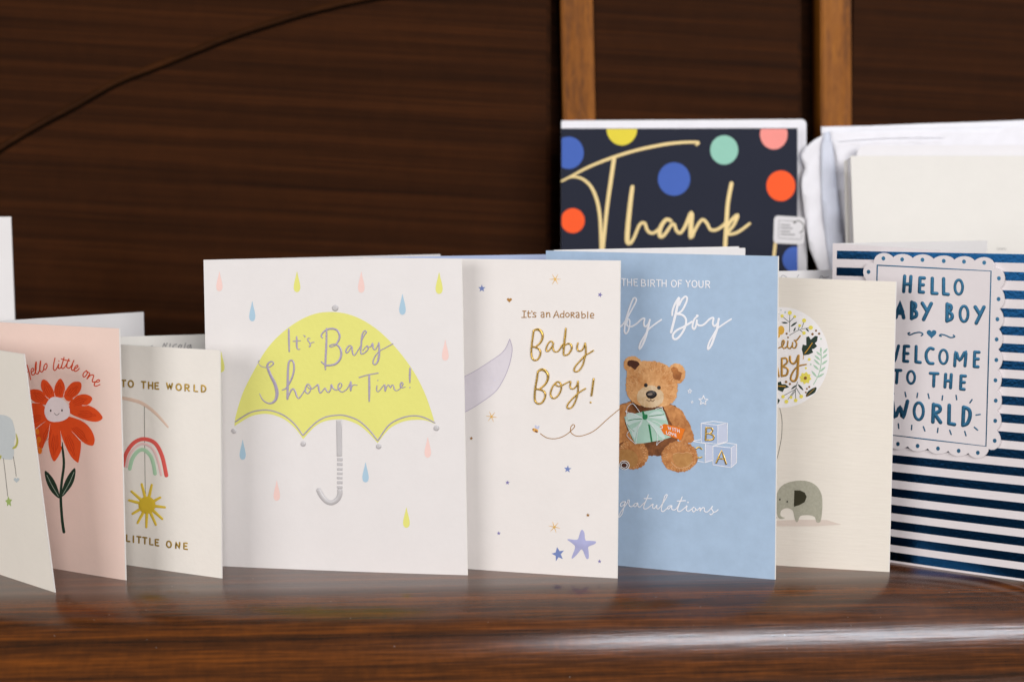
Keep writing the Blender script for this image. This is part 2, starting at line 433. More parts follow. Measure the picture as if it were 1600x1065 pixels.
# ---------------------------------------------------------------- greeting cards
WHITE = paper('white_card_inside', (228, 226, 227), grain=.15)
def fold_card(label, fold_b, fold_t, rb, rt, front, bow=.0006, lean=0.0, back=None, back_mat=None, back_w=None, group='greeting cards standing open on the shelf', back_lean=0.0, inner=None):
    """card standing open: front cover from the fold to its free edge, back cover behind; picture corners"""
    b0, b1 = at_z(*fold_b), at_z(*rb)
    root = empty('greeting_card', b0, label, 'greeting card', group)
    P = Panel(b0, b1, lean, bow, root, b0.copy())
    cs = [(0, 0), (P.W, 0), P.loc(*rt), P.loc(*fold_t)]
    fc = P.sheet('front_cover', cs, [front, EDGE, WHITE], parent=root)
    if back:
        zt = P.world(*cs[3]).z; q = at_z(back[0], back[1], zt); d = Vector((q.x-b0.x, q.y-b0.y, 0)); L = back_w or d.length
        e = b0+d.normalized()*L
        off = Vector((0, .0006, 0))
        Q = Panel(b0+off, e+off, back_lean, -.0005, root, b0.copy()); hh = cs[3][1]
        Q.sheet('back_cover', [(0, 0), (L, 0), (L, hh), (0, hh)], [back_mat or WHITE, EDGE, WHITE], parent=root)
        if inner:
            for k, (dh, dl) in enumerate(inner):
                o2 = off*(-1.2-k)
                Q2 = Panel(b0+d.normalized()*.004+o2, b0+d.normalized()*(L+dl)+o2, back_lean, -.0004, root, b0.copy())
                Q2.sheet('insert_leaf', [(0, 0), (Q2.W, 0), (Q2.W, hh+dh), (0, hh+dh*.3)], [WHITE, EDGE, WHITE], thick=.0002, parent=root)
        P.back = Q
    P.fc = fc; P.root = root
    e = .00042; V = [P.world(*q, .00003) for q in ((P.W-e, .0002), (P.W, .0002), (cs[2][0], cs[2][1]), (cs[2][0]-e, cs[2][1]))]
    f = (0, 1, 2, 3) if (V[1]-V[0]).cross(V[2]-V[0]).dot(P.n) > 0 else (3, 2, 1, 0)
    mesh_obj('cut_edge', V, [f], EDGE, fc, origin=b0)
    return P
MINT = (168, 206, 186)

# --- card with an umbrella
w_umb = paper('white_linen_card', (230, 226, 226), grain=.14)
D = fold_card('square white card with a yellow umbrella and raindrops, biggest of the front row', (328, 883), (318, 406), (731, 898), (722, 404), w_umb, bow=.0011, back=(696, 397), back_w=.140)
yel = paper('lime_ink', (228, 226, 128)); pnk = paper('pink_ink', (242, 208, 202)); blu = paper('blue_ink', (172, 202, 222))
lil = foil('lilac_foil', (170, 160, 182), .42, .3); emb = paper('grey_emboss', (196, 193, 195), rough=.35, spec=.5)
um = Art(layer=1)
can = [(366.8, 665.2), (368.8, 649.5), (379.8, 613.8), (396.3, 580.8), (415.5, 547.8), (437.5, 523), (465, 502.4), (492.5, 490), (519, 486.9), (545, 490.5), (571, 501.5), (598, 521), (624.5, 549.1), (646.5, 579.4), (663, 611), (674, 641.3), (680, 661.6)]
top = catmull(can, False, 4)
um.frame(300, 630, 3.636)
sc = []
for arcpts in ([(1382, 115), (1330, 95), (1260, 92), (1190, 105), (1120, 145), (1057, 222)], [(1057, 222), (1010, 170), (950, 120), (880, 92), (830, 88), (760, 98), (700, 130), (635, 200)], [(635, 200), (590, 140), (530, 90), (460, 62), (400, 58), (330, 75), (243, 128)]):
    sc += catmull([um.P(p) for p in arcpts], False, 4)[1:-1] + [um.P(arcpts[-1])]
um.poly(top + sc[:-1], raw=True)
can_o = um.build('umbrella_canopy', D, yel, D.fc)
a = Art(300, 630, 3.636, 3, .00008)
for t in ([(248, 103), (330, 52), (400, 36), (460, 40), (530, 68), (590, 118), (633, 178)], [(635, 178), (700, 112), (760, 76), (830, 64), (880, 68), (950, 95), (1010, 148), (1056, 206)], [(1059, 208), (1120, 122), (1190, 82), (1260, 68), (1320, 78), (1380, 108)]): a.stroke(t, 7)
a.build('canopy_trim', D, lil, D.fc)
a = Art(300, 630, 3.636, 2, .0006)
a.poly([(823, 92), (855, 92), (856, 298), (826, 298)], raise_=.0004)
for y0, y1 in ((305, 325), (333, 352), (362, 378), (388, 403), (413, 427), (437, 455), (465, 480)): a.poly([(828, y0), (858, y0), (858, y1), (828, y1)], raise_=.0004)
a.stroke([(843, 492), (842, 515), (828, 543), (798, 560), (768, 552), (740, 522), (724, 491)], 29)
a.build('umbrella_handle', D, emb, D.fc)
for cx, cy, r in ((240, 155, 15), (635, 227, 15), (1063, 242, 15), (1389, 139, 16), (817, -542, 18)):
    Art(300, 630, 3.636, 2).ell(cx, cy, r, raise_=.0006).build('umbrella_tip', D, emb, D.fc)
def drop(x, y0, y1, w, m):
    h = y1-y0
    pts = [(x, y0), (x+w*.16, y0+h*.22), (x+w*.38, y0+h*.5), (x+w*.5, y0+h*.76), (x+w*.36, y0+h*.94), (x, y0+h), (x-w*.36, y0+h*.94), (x-w*.5, y0+h*.76), (x-w*.38, y0+h*.5), (x-w*.16, y0+h*.22)]
    Art(300, 380, 3.636, 1).poly(pts, smooth=True, seg=3).build('raindrop', D, m, D.fc)
for d in ((157, 160, 272, 36, pnk), (600, 160, 277, 38, yel), (965, 160, 280, 37, pnk), (1405, 165, 287, 40, yel), (345, 328, 442, 35, blu), (1198, 287, 405, 37, blu), (1440, 548, 665, 38, pnk), (167, 615, 732, 38, yel), (290, 1114, 1227, 35, blu), (989, 1241, 1354, 36, blu), (1341, 1099, 1215, 37, pnk), (485, 1344, 1459, 37, pnk), (1220, 1497, 1612, 38, yel), (95, 1120, 1235, 36, pnk), (150, 1420, 1530, 36, yel)): drop(*d)
S1 = 1598/150
a = Art(400, 500, S1, 3, .00012)
a.stroke([(557, 148), (560, 330), (565, 518)], [26, 32, 22]).stroke([(688, 272), (690, 340), (690, 420), (705, 478), (745, 478)], [22, 30, 28, 20, 14]).stroke([(630, 348), (750, 338)], 17)
a.stroke([(797, 247), (826, 262), (822, 282)], [10, 20, 10]).stroke([(912, 302), (885, 296), (870, 315), (885, 345), (910, 380), (916, 412), (903, 435)], [14, 16, 18, 20, 20, 22, 26]).stroke([(912, 395), (940, 372), (980, 362)], 15)
a.stroke([(1187, 135), (1182, 400), (1166, 720), (1168, 818)], [24, 34, 32, 18]).stroke([(1115, 288), (1098, 255), (1120, 210), (1187, 155), (1280, 138), (1360, 165), (1400, 240), (1395, 310), (1350, 395)], [22, 26, 24, 30, 32, 32, 34, 32, 26])
a.stroke([(1350, 397), (1280, 400), (1236, 424), (1262, 442), (1330, 414), (1356, 396)], 20).stroke([(1345, 395), (1410, 460), (1430, 560), (1400, 660), (1320, 730), (1200, 748), (1150, 730), (1098, 688)], [22, 34, 36, 36, 34, 30, 26, 20])
a.frame(500, 500, S1)
a.stroke([(548, 445), (510, 420), (470, 445), (443, 500), (455, 540), (490, 512), (540, 437), (547, 500), (562, 565), (592, 575), (640, 500), (690, 420), (705, 330), (745, 250), (780, 200), (765, 174), (735, 190), (710, 250), (697, 400), (690, 545), (740, 547), (800, 492), (812, 440), (785, 428), (722, 502)], [18, 22, 24, 26, 24, 18, 18, 26, 24, 18, 18, 20, 22, 20, 22, 22, 24, 26, 28, 24, 20, 20, 20, 18, 14])
a.stroke([(795, 440), (850, 440), (885, 382), (890, 440), (907, 482), (942, 474), (985, 380)], [16, 18, 26, 26, 20, 18, 20]).stroke([(990, 372), (995, 480), (990, 600), (965, 690), (930, 732), (898, 720), (895, 670), (930, 590), (1000, 512), (1110, 450), (1220, 390)], [24, 30, 36, 30, 24, 22, 22, 18, 16, 18, 18])
a.frame(400, 555, S1)
a.stroke([(65, 85), (48, 110), (80, 165), (140, 192), (190, 196), (250, 182), (300, 135), (285, 102), (240, 106), (203, 150), (208, 210), (260, 340), (318, 450), (352, 560), (360, 640), (338, 730), (280, 784), (210, 790), (140, 750), (95, 690), (70, 630)], [18, 12, 12, 14, 14, 18, 24, 22, 26, 34, 40, 46, 52, 56, 54, 46, 34, 24, 20, 18, 12])
a.stroke([(450, 572), (510, 540), (570, 450), (620, 340), (645, 220), (635, 112), (600, 76), (560, 105), (545, 220), (540, 400), (535, 715)], [18, 24, 30, 30, 30, 28, 26, 30, 34, 38, 36]).stroke([(535, 700), (562, 645), (600, 570), (632, 552), (662, 592), (690, 670), (720, 708), (760, 670), (830, 560)], [26, 26, 26, 26, 28, 26, 22, 20, 20])
a.stroke([(830, 565), (850, 500), (876, 472), (905, 492), (925, 540), (905, 600), (870, 630), (840, 602)], [24, 24, 22, 20, 20, 20, 20, 24], closed=True).stroke([(872, 512), (900, 545), (950, 548), (1000, 512), (1044, 482), (1055, 540), (1076, 618), (1115, 590), (1160, 540), (1190, 590), (1225, 605), (1255, 550), (1266, 482), (1300, 550), (1360, 570), (1420, 530), (1440, 480), (1412, 456), (1380, 490), (1385, 552), (1430, 600), (1480, 590), (1540, 530), (1590, 435)], [16, 18, 18, 18, 26, 30, 22, 18, 22, 22, 22, 22, 26, 22, 18, 18, 18, 18, 22, 26, 18, 18, 20, 22])
a.frame(510, 555, S1)
a.stroke([(415, 432), (418, 510), (415, 580)], [24, 46, 24]).stroke([(425, 525), (460, 487), (520, 490)], 16)
a.stroke([(555, 362), (700, 320), (870, 290)], 20).stroke([(722, 322), (724, 540), (722, 758)], [30, 36, 22])
a.stroke([(850, 500), (845, 560), (862, 600), (900, 570), (975, 482), (984, 540), (986, 590), (1010, 520), (1042, 486), (1068, 520), (1080, 522), (1100, 490), (1125, 500), (1140, 560), (1170, 582), (1220, 560), (1270, 500), (1280, 462), (1255, 446), (1240, 480), (1245, 522), (1272, 535), (1320, 520)], [16, 18, 16, 14, 18, 24, 24, 18, 16, 24, 22, 16, 18, 20, 16, 16, 18, 20, 22, 26, 24, 16, 12])
a.ell(865, 412, 10).stroke([(1400, 208), (1396, 330), (1395, 448)], [26, 32, 18]).ell(1395, 530, 11)
a.build('lettering', D, lil, D.fc)

# --- "adorable baby boy" card (the storybook bear printed on the moon is left out)
w_ador = paper('warm_white_card', (235, 230, 228), grain=.16)
lilac_in = paper('lilac_inside', (176, 190, 222))
E = fold_card('white card with gold baby boy lettering, lilac stars and a pale moon', (573, 876), (567, 402), (965, 903), (970, 407), w_ador, back=(853, 397.5), back_mat=lilac_in, back_w=.128, bow=.0017)
gold = foil('gold_foil', (208, 172, 92), .26, .9); gold_flat = foil('small_gold_foil', (166, 118, 52), .4, .4)
moon = [(797.9, 528.8), (801.7, 542.9), (799.8, 558.8), (795.1, 575.7), (787.6, 592.6), (776.3, 610), (756.3, 625.7), (728, 642.6), (700, 650), (668, 650), (640, 640), (652, 622), (680, 618), (704, 606), (722, 590), (745, 578), (775.4, 558.3), (785.7, 550.4), (792.3, 541.9)]
Art(layer=1).poly(moon, smooth=True, seg=3).build('moon', E, paper('lilac_wash', (220, 214, 222), mottle=.05), E.fc)
Art(layer=2, h=.00004).stroke(moon[:10], .8).stroke([(797.9, 528.8), (792.3, 541.9), (785.7, 550.4), (775.4, 558.3), (745, 578), (722, 590)], .8).build('moon_outline', E, paper('lilac_line', (176, 166, 190)), E.fc)
a = Art(720, 510, S1, 3)
for x, y, r in ((700, 722, 14), (525, 825, 16), (580, 885, 22), (530, 1000, 18), (640, 850, 9), (690, 560, 10)): a.ell(x, y, r)
a.build('moon_specks', E, paper('moon_speck', (218, 213, 224)), E.fc)
a = Art(810, 470, S1, 2, .00012)
for st in ([(85, 165), (140, 165)], [(112, 165), (108, 270)], [(70, 270), (145, 270)], [(180, 165), (178, 245), (190, 268), (215, 262)], [(165, 200), (215, 200)], [(236, 163), (241, 183)], [(305, 195), (275, 190), (262, 213), (300, 240), (294, 266), (250, 262)],
           [(390, 190), (425, 185), (438, 210), (438, 270)], [(438, 225), (400, 225), (392, 255), (415, 270), (438, 255)], [(480, 190), (482, 265)], [(482, 220), (510, 190), (530, 205), (536, 265)], [(768, 165), (765, 272)], [(765, 215), (735, 205), (708, 235), (720, 268), (765, 262)],
           [(885, 190), (888, 275)], [(885, 192), (926, 192), (932, 216), (890, 232)], [(905, 232), (942, 275)], [(965, 195), (1000, 188), (1015, 215), (1015, 275)], [(1015, 232), (980, 235), (970, 262), (995, 275), (1015, 262)], [(1062, 175), (1065, 280)], [(1065, 228), (1100, 215), (1124, 245), (1100, 280), (1065, 278)], [(1160, 180), (1160, 285)],
           [(1205, 246), (1257, 242), (1250, 210), (1222, 204), (1203, 240), (1215, 278), (1255, 280)]): a.stroke(st, 15)
a.stroke([(595, 275), (645, 160), (685, 272)], 16, sharp=True).stroke([(615, 235), (670, 235)], 13).stroke([(857, 230), (825, 268), (793, 230), (825, 194)], 15, closed=True)
a.build('lettering', E, gold_flat, E.fc)
a = Art(810, 470, S1, 2, .0007); a.wk = 1.22
a.stroke([(268, 495), (250, 620), (230, 800), (236, 920), (270, 975), (312, 980), (355, 940), (383, 860), (360, 800), (300, 768), (240, 757)], 25).stroke([(262, 492), (320, 470), (380, 490), (415, 560), (405, 640), (360, 710), (290, 765)], [24, 34, 38, 34, 30, 26, 22])
a.stroke([(594, 700), (558, 664), (510, 700), (475, 790), (490, 835), (530, 810), (585, 730), (590, 700), (585, 770), (605, 830), (650, 842), (690, 812), (740, 730), (770, 712)], 21)
a.stroke([(800, 452), (790, 560), (775, 680), (765, 800), (763, 885), (800, 900), (850, 870), (895, 790), (885, 725), (840, 706), (790, 730), (748, 775)], [22, 30, 30, 26, 24, 24, 24, 26, 26, 24, 22, 18])
a.stroke([(1000, 697), (985, 760), (1000, 820), (1040, 830), (1085, 790), (1118, 702)], 23).stroke([(1118, 700), (1130, 780), (1125, 900), (1110, 949), (1080, 1059), (1020, 1149), (970, 1174), (935, 1149), (960, 1079), (1030, 999), (1110, 909), (1180, 869), (1250, 824)], 23)
a.frame(810, 545, S1)
a.stroke([(338, 372), (320, 500), (295, 640), (285, 800), (300, 870), (350, 905), (410, 880), (455, 800), (455, 725), (410, 682), (300, 655)], 27).stroke([(335, 370), (390, 338), (450, 352), (500, 410), (500, 500), (450, 590), (360, 665)], [24, 36, 40, 36, 32, 28, 24])
a.stroke([(724, 605), (700, 552), (650, 545), (585, 615), (547, 730), (570, 800), (610, 815), (670, 770), (718, 680)], 23, closed=True).stroke([(632, 575), (662, 612), (720, 610), (800, 565), (878, 536), (868, 610), (890, 655), (930, 655), (980, 600), (1000, 535)], 21)
a.stroke([(1000, 532), (1002, 640), (990, 760), (950, 880), (900, 960), (850, 985), (820, 960), (840, 900), (910, 820), (1010, 725), (1120, 655)], 23).stroke([(1258, 495), (1240, 640), (1222, 770)], 28).ell(1208, 885, 17, raise_=.0003)
a.build('embossed_lettering', E, gold, E.fc)
stb = paper('blue_star_ink', (118, 136, 190)); stl = paper('lilac_star_ink', (172, 174, 214)); sts = paper('violet_star_ink', (128, 122, 176))
S2 = 1598/300
for x, y, r, m, rot in ((290, 374, 32, stb, 0), (1267, 428, 22, sts, 20), (1000, 1874, 32, stb, 5), (503, 1984, 20, sts, 10), (430, 2404, 18, sts, 0), (1263, 2642, 17, sts, 0), (202, 1617, 17, gold_flat, 8), (1167, 2257, 18, gold_flat, 0)):
    Art(700, 380, S2, 1).star(x, y, r, .42, rot=rot).build('star', E, m, E.fc)
Art(700, 730, S2, 1).poly([(912, 656), (934, 690), (970, 684), (943, 716), (960, 756), (925, 740), (903, 774), (901, 728), (867, 710), (901, 700)], smooth=False).build('star', E, stb, E.fc)
big = [(1120, 513), (1138, 540), (1146, 600), (1180, 605), (1232, 612), (1222, 634), (1172, 655), (1172, 690), (1174, 748), (1152, 752), (1118, 676), (1078, 718), (1040, 752), (1034, 738), (1062, 660), (1040, 628), (1000, 598), (1010, 590), (1078, 596), (1094, 565), (1106, 528)]
Art(700, 730, S2, 1).poly(big, smooth=True, seg=3, raise_=.0005).build('raised_star', E, stl, E.fc)
Art(700, 380, S2, 1).heart(518, 470, 21).build('gold_heart', E, gold_flat, E.fc)
spk = foil('yellow_gold_foil', (226, 178, 82), .4, .3)
for cx, cy, r, rot in ((897, 298, 48, 0), (370, 1437, 46, 8), (890, 2354, 48, 12)):
    a = Art(700, 380, S2, 1, .00005)
    for k in range(6):
        t = math.radians(60*k+rot); a.stroke([(cx, cy), (cx+r*math.cos(t), cy+r*math.sin(t))], 8, w1=2)
    a.build('gold_spark', E, spk, E.fc)
Art(700, 560, S2, 1, .00008).stroke([(775, 620), (830, 655), (900, 662), (970, 640), (1030, 595), (1058, 560), (1045, 545), (1025, 570), (1030, 615), (1080, 642), (1150, 630), (1230, 590), (1330, 500), (1432, 415)], 6.5).build('flight_trail', E, gold_flat, E.fc)
bee = Art(700, 560, S2, 2).ell(733, 592, 26, 15, rot=25).build('bee', E, paper('bee_orange', (226, 170, 92)), E.fc)
Art(700, 560, S2, 1).ell(738, 565, 9, 17, rot=-15).ell(757, 568, 8, 16, rot=25).build('bee_wings', E, paper('bee_wing', (198, 202, 226)), E.fc)
Art(700, 560, S2, 3).ell(741, 602, 13, 6, rot=35).ell(715, 584, 5).build('bee_stripes', E, paper('bee_brown', (112, 66, 44)), E.fc)

# --- blue teddy bear card
w_blue = paper('chambray_blue_card', (168, 191, 217), grain=.14, mottle=.05, mscale=110)
F_ = fold_card('blue card with a printed teddy bear holding a mint gift beside letter blocks', (853, 871.3), (853, 391.5), (1212, 905), (1217, 400), w_blue, back=(1147, 388.5), back_w=.112, inner=[(.0012, -.004), (.0004, -.0005)], bow=.0014)
slv = foil('white_foil', (238, 238, 244), .5, .1)
a = Art(940, 380, S2, 2, .00008)
for ch, x, y in (('T', 190, 295), ('H', 238, 297), ('E', 293, 298), ('B', 354, 302), ('I', 393, 303), ('R', 432, 304), ('T', 480, 304), ('H', 526, 305), ('O', 607, 308), ('F', 662, 308), ('Y', 725, 309), ('O', 778, 311), ('U', 832, 313), ('R', 889, 314), ('O', 60, 290), ('N', 115, 292)): letters(a, [(ch, x, y)], 54, 34, 9.5, .03)
a.build('lettering', F_, slv, F_.fc)
S3 = 1597/195
a = Art(960, 450, S3, 2, .00006); a.wk = 1.3
for dx in (0, -930):
    a.stroke([(748+dx, 345), (755+dx, 280), (790+dx, 190), (838+dx, 122), (822+dx, 190), (788+dx, 350), (735+dx, 562)], [18, 20, 22, 24, 26, 26, 24])
    a.stroke([(838+dx, 215), (870+dx, 150), (915+dx, 107), (940+dx, 130), (920+dx, 200), (870+dx, 290), (805+dx, 332)], 20).stroke([(805+dx, 330), (880+dx, 342), (925+dx, 400), (915+dx, 490), (870+dx, 580), (810+dx, 645), (765+dx, 642), (760+dx, 592), (810+dx, 535), (900+dx, 490), (1000+dx, 428)], 21)
a.stroke([(300-260, 400), (-10, 420), (-40, 480), (-20, 510), (20, 470), (40, 410), (40, 480), (80, 495), (150, 420), (200, 330), (260, 220), (290, 150), (270, 122), (240, 152), (190, 290), (152, 420), (137, 540), (155, 578), (185, 545), (205, 460), (200, 405), (178, 400), (168, 470), (220, 490), (290, 455), (350, 400), (395, 386), (385, 450), (402, 490), (440, 460), (465, 402)], 17)
a.stroke([(462, 402), (440, 500), (410, 620), (370, 720), (337, 772), (327, 755), (347, 690), (400, 600), (450, 522), (540, 450), (610, 402)], [18, 24, 22, 20, 18, 18, 18, 16, 16, 16, 16])
a.stroke([(1062, 350), (1075, 352), (1030, 400), (1007, 490), (1030, 523), (1055, 470), (1066, 400), (1060, 440), (1090, 475), (1150, 465), (1230, 392), (1275, 382), (1265, 450), (1287, 485), (1325, 450), (1345, 392)], 19).stroke([(1340, 390), (1325, 500), (1290, 610), (1250, 720), (1212, 778), (1202, 760), (1222, 690), (1270, 602), (1320, 522), (1400, 460), (1500, 395)], [18, 24, 24, 22, 18, 18, 18, 16, 16, 16, 16])
a.build('script_lettering', F_, slv, F_.fc)
S4 = 1598/180
a = Art(955, 760, S4, 2, .00008)
for st in ([(-180, 150), (-230, 170), (-270, 250), (-230, 310), (-150, 290), (-130, 240), (-160, 270), (-130, 300), (-100, 270), (-120, 240)], [(-80, 240), (-80, 300), (-50, 245), (-20, 260), (-15, 300), (60, 290)],
           [(205, 200), (165, 205), (133, 240), (150, 266), (190, 235), (207, 200), (185, 280), (160, 370), (118, 414), (92, 408)], [(110, 405), (150, 330), (228, 222), (240, 182), (262, 182), (253, 232), (280, 270), (318, 250)], [(378, 218), (342, 225), (322, 255), (348, 267), (377, 225), (382, 265), (410, 272), (440, 240), (490, 190), (525, 102)], [(525, 102), (490, 190), (460, 270), (475, 302), (520, 285), (575, 240), (592, 235), (583, 275), (610, 292), (645, 245), (640, 285), (665, 297), (720, 230), (780, 130), (785, 102), (755, 120), (725, 220), (705, 310), (730, 335), (780, 295)], [(465, 155), (570, 155)],
           [(852, 255), (815, 258), (788, 285), (810, 297), (850, 255), (850, 300), (890, 312), (930, 270), (995, 132)], [(995, 132), (960, 220), (930, 310), (950, 335), (990, 318), (1040, 275), (1062, 255), (1050, 310), (1080, 330), (1120, 305), (1162, 270), (1130, 300), (1150, 342), (1182, 310), (1165, 282), (1200, 318), (1240, 282), (1240, 332), (1272, 285), (1302, 290), (1300, 330), (1340, 342), (1385, 300), (1412, 262), (1400, 300), (1424, 345), (1395, 380), (1375, 370)], [(925, 190), (1040, 185)], [(1424, 345), (1455, 340), (1490, 312)]): a.stroke(st, 14)
a.ell(1075, 207, 11)
a.build('script_lettering', F_, slv, F_.fc)
# the printed bear
tan = fur('bear_tan', (200, 136, 80), (236, 182, 126)); brn = fur('bear_brown', (98, 58, 32), (146, 90, 52)); mid = fur('bear_mid', (168, 106, 58), (216, 152, 94)); crm = fur('bear_muzzle', (206, 170, 124), (232, 206, 172)); dk = paper('bear_dark', (84, 50, 38)); blk = paper('bear_black', (26, 20, 20), rough=.3, spec=.5); pad = fur('bear_pad', (176, 124, 70), (196, 146, 88)); wht = paper('print_white', (238, 238, 240))
def fuzz(pts, amp, seg=6):
    """outline roughened like fur"""
    P = catmull(pts, True, seg); out = []
    for i, p in enumerate(P):
        t = (P[(i+1) % len(P)]-P[i-1]); nn = Vector((-t.y, t.x)).normalized(); out.append(p+nn*random.uniform(-amp, amp))
    return out
def ring(cx, cy, rx, ry, n=14, rot=0): return [(cx+rx*math.cos(2*math.pi*i/n), cy+ry*math.sin(2*math.pi*i/n)) for i in range(n)]
def bear(name, shapes, m, layer, y0=640):
    a = Art(960, y0, S1, layer)
    for sh in shapes: a.poly(sh)
    return a.build(name, F_, m, F_.fc)
bear('bear_body', [fuzz([(-200, 150), (-140, 0), (60, -70), (240, -140), (330, -160), (480, -140), (800, -120), (980, -90), (1060, 0), (1060, 480), (990, 620), (800, 752), (690, 755), (590, 748), (400, 640), (60, 600), (-180, 420)], 8)], brn, 1)
bear('bear_neck', [fuzz([(300, -170), (420, -140), (560, -60), (700, -60), (800, -90), (930, -70), (860, 20), (700, 60), (420, 60), (330, -40)], 8)], fur('bear_deep', (78, 44, 24), (118, 70, 38)), 1.5)
bear('bear_arm', [fuzz([(825, -85), (960, -90), (1060, -50), (1140, 20), (1200, 110), (1270, 250), (1318, 370), (1338, 470), (1310, 530), (1180, 545), (1060, 470), (1000, 330), (950, 200), (870, 20)], 8)], mid, 2)
bear('bear_arm', [fuzz([(-190, 200), (-110, 40), (40, -60), (180, -110), (290, -130), (240, 0), (195, 140), (215, 280), (300, 480), (180, 520), (0, 560), (-160, 450)], 8)], mid, 2)
bear('bear_leg', [fuzz(ring(320, 735, 258, 245, 18), 9)], mid, 3)
bear('bear_leg', [fuzz(ring(1095, 770, 300, 258, 18), 10)], mid, 3)
bear('foot_pad', [catmull([(100, 680), (190, 650), (300, 665), (390, 740), (405, 840), (350, 930), (240, 955), (100, 930), (50, 800)], True, 4)], pad, 4)
bear('foot_pad', [catmull([(985, 800), (1000, 728), (1080, 712), (1150, 722), (1220, 706), (1300, 742), (1312, 830), (1240, 920), (1120, 940), (1030, 900)], True, 4)], pad, 4)
a = Art(960, 640, S1, 5, .00004)
a.stroke([(960, 860), (1040, 940), (1140, 958), (1250, 920), (1320, 850)], 9).stroke([(990, 730), (1080, 700), (1150, 712), (1220, 696), (1300, 722)], 7)
a.build('pad_stitching', F_, paper('pad_cream', (218, 178, 132)), F_.fc)
a = Art(960, 640, S1, 6, .00006); a.stroke(ring(182, 910, 80, 72), 11, closed=True).stroke(ring(178, 912, 52, 44), 12, closed=True)
a.build('bear_button', F_, wht, F_.fc)
Art(960, 640, S1, 5).ell(178, 912, 70, 62).build('button_brown_disc', F_, dk, F_.fc)  # brown printed disc under the white button rings
bear('bear_ear', [fuzz(ring(315, 200, 150, 140, 14), 6)], tan, 3, 550)
bear('bear_ear', [fuzz(ring(1045, 352, 148, 172, 14), 6)], tan, 3, 550)
bear('bear_head', [fuzz([(205, 560), (215, 400), (240, 290), (340, 200), (470, 150), (600, 135), (740, 155), (860, 205), (980, 300), (1050, 430), (1065, 600), (1040, 740), (985, 830), (860, 885), (640, 905), (440, 880), (290, 800), (230, 700)], 9)], tan, 4, 550)
bear('inner_ear', [fuzz([(243, 145), (340, 128), (432, 182), (395, 245), (358, 284), (300, 240), (238, 215)], 4)], dk, 5, 550)
bear('inner_ear', [fuzz([(955, 268), (1000, 240), (1062, 262), (1082, 312), (1132, 345), (1105, 452), (1050, 450), (1000, 425), (980, 330)], 4)], fur('bear_inner', (128, 74, 40), (196, 126, 68)), 5, 550)
bear('bear_muzzle', [fuzz([(395, 710), (440, 620), (500, 580), (570, 552), (640, 545), (700, 560), (780, 610), (835, 700), (820, 800), (770, 870), (690, 908), (600, 915), (480, 885), (410, 810)], 7)], crm, 5, 550)
a = Art(960, 550, S1, 6); a.ell(540, 541, 31, 33, raise_=.0001).ell(757, 582, 30, 32, raise_=.0001); a.build('bear_eye', F_, blk, F_.fc)
a = Art(960, 550, S1, 6); a.poly([(540, 685), (570, 645), (640, 628), (708, 655), (722, 705), (680, 752), (625, 766), (570, 745)], smooth=True, seg=4, raise_=.0002); a.build('bear_nose', F_, blk, F_.fc)
Art(960, 550, S1, 10).ell(612, 690, 44, 20, rot=-8).build('nose_glint', F_, paper('nose_grey', (142, 128, 116)), F_.fc)
a = Art(960, 550, S1, 6, .00004).stroke([(622, 765), (622, 788), (595, 808), (550, 782)], 9).stroke([(622, 788), (650, 808), (685, 785)], 9); a.build('bear_mouth', F_, dk, F_.fc)
for nm, col, m_, w_ in (('fur_strands', 3, (240, 194, 142), 6), ('fur_strands', 5, (170, 108, 60), 5)):
    a = Art(960, 550, S1, 4.5 if col == 3 else 4.7, .00003)
    for k in range(150):
        t = random.uniform(0, 2*math.pi); q = random.uniform(.55, .97); x, y = 635+410*q*math.cos(t), 520+370*q*math.sin(t)
        dx, dy = x-620, y-690; l = math.hypot(dx, dy); dx, dy = dx/l, dy/l
        if l < 250: continue
        L = random.uniform(20, 42); a.stroke([(x, y), (x+dx*L+random.uniform(-6, 6), y+dy*L)], w_, w1=2)
    a.build(nm, F_, paper('strand_%d' % col, m_), F_.fc)
    a = Art(960, 550, S1, 3.6, .00003)
    for cx, cy, rx, ry in ((320, 1694, 235, 225), (1095, 1729, 278, 236)):
        for k in range(90):
            t = random.uniform(0, 2*math.pi); q = random.uniform(.72, 1.0); x, y = cx+rx*q*math.cos(t), cy+ry*q*math.sin(t)
            L = random.uniform(14, 30); a.stroke([(x, y), (x+math.cos(t)*L, y+math.sin(t)*L)], w_, w1=2)
    a.build(nm, F_, paper('strand_%d' % col, m_), F_.fc)
# gift
gm = paper('gift_mint', (176, 210, 194), mottle=.05); gl = paper('gift_pale', (204, 224, 218)); gg = paper('gift_green', (44, 128, 82)); org = paper('tag_orange', (232, 122, 34))
bear('gift_box', [[(180, 105), (300, 70), (490, 22), (640, -5), (805, -35), (850, 30), (905, 200), (965, 440), (820, 490), (640, 522), (500, 545), (370, 556), (300, 430), (215, 240)]], gm, 6)
bear('gift_bow', [catmull([(490, 125), (400, 75), (300, 40), (225, 55), (235, 150), (225, 250), (330, 215), (430, 180), (500, 150)], True, 3), catmull([(560, 110), (640, 40), (720, 10), (800, 30), (860, 90), (870, 160), (780, 150), (660, 130)], True, 3), catmull([(480, 160), (390, 260), (300, 330), (350, 470), (400, 330), (470, 230)], True, 3), catmull([(560, 160), (640, 240), (700, 340), (780, 440), (860, 470), (820, 350), (740, 260), (640, 190)], True, 3)], gl, 7)
a = Art(960, 640, S1, 8, .00006)
for st in ([(250, 170), (340, 150), (480, 138)], [(590, 100), (700, 85), (840, 66)], [(230, 230), (280, 300), (345, 345)]): a.stroke(st, 12)
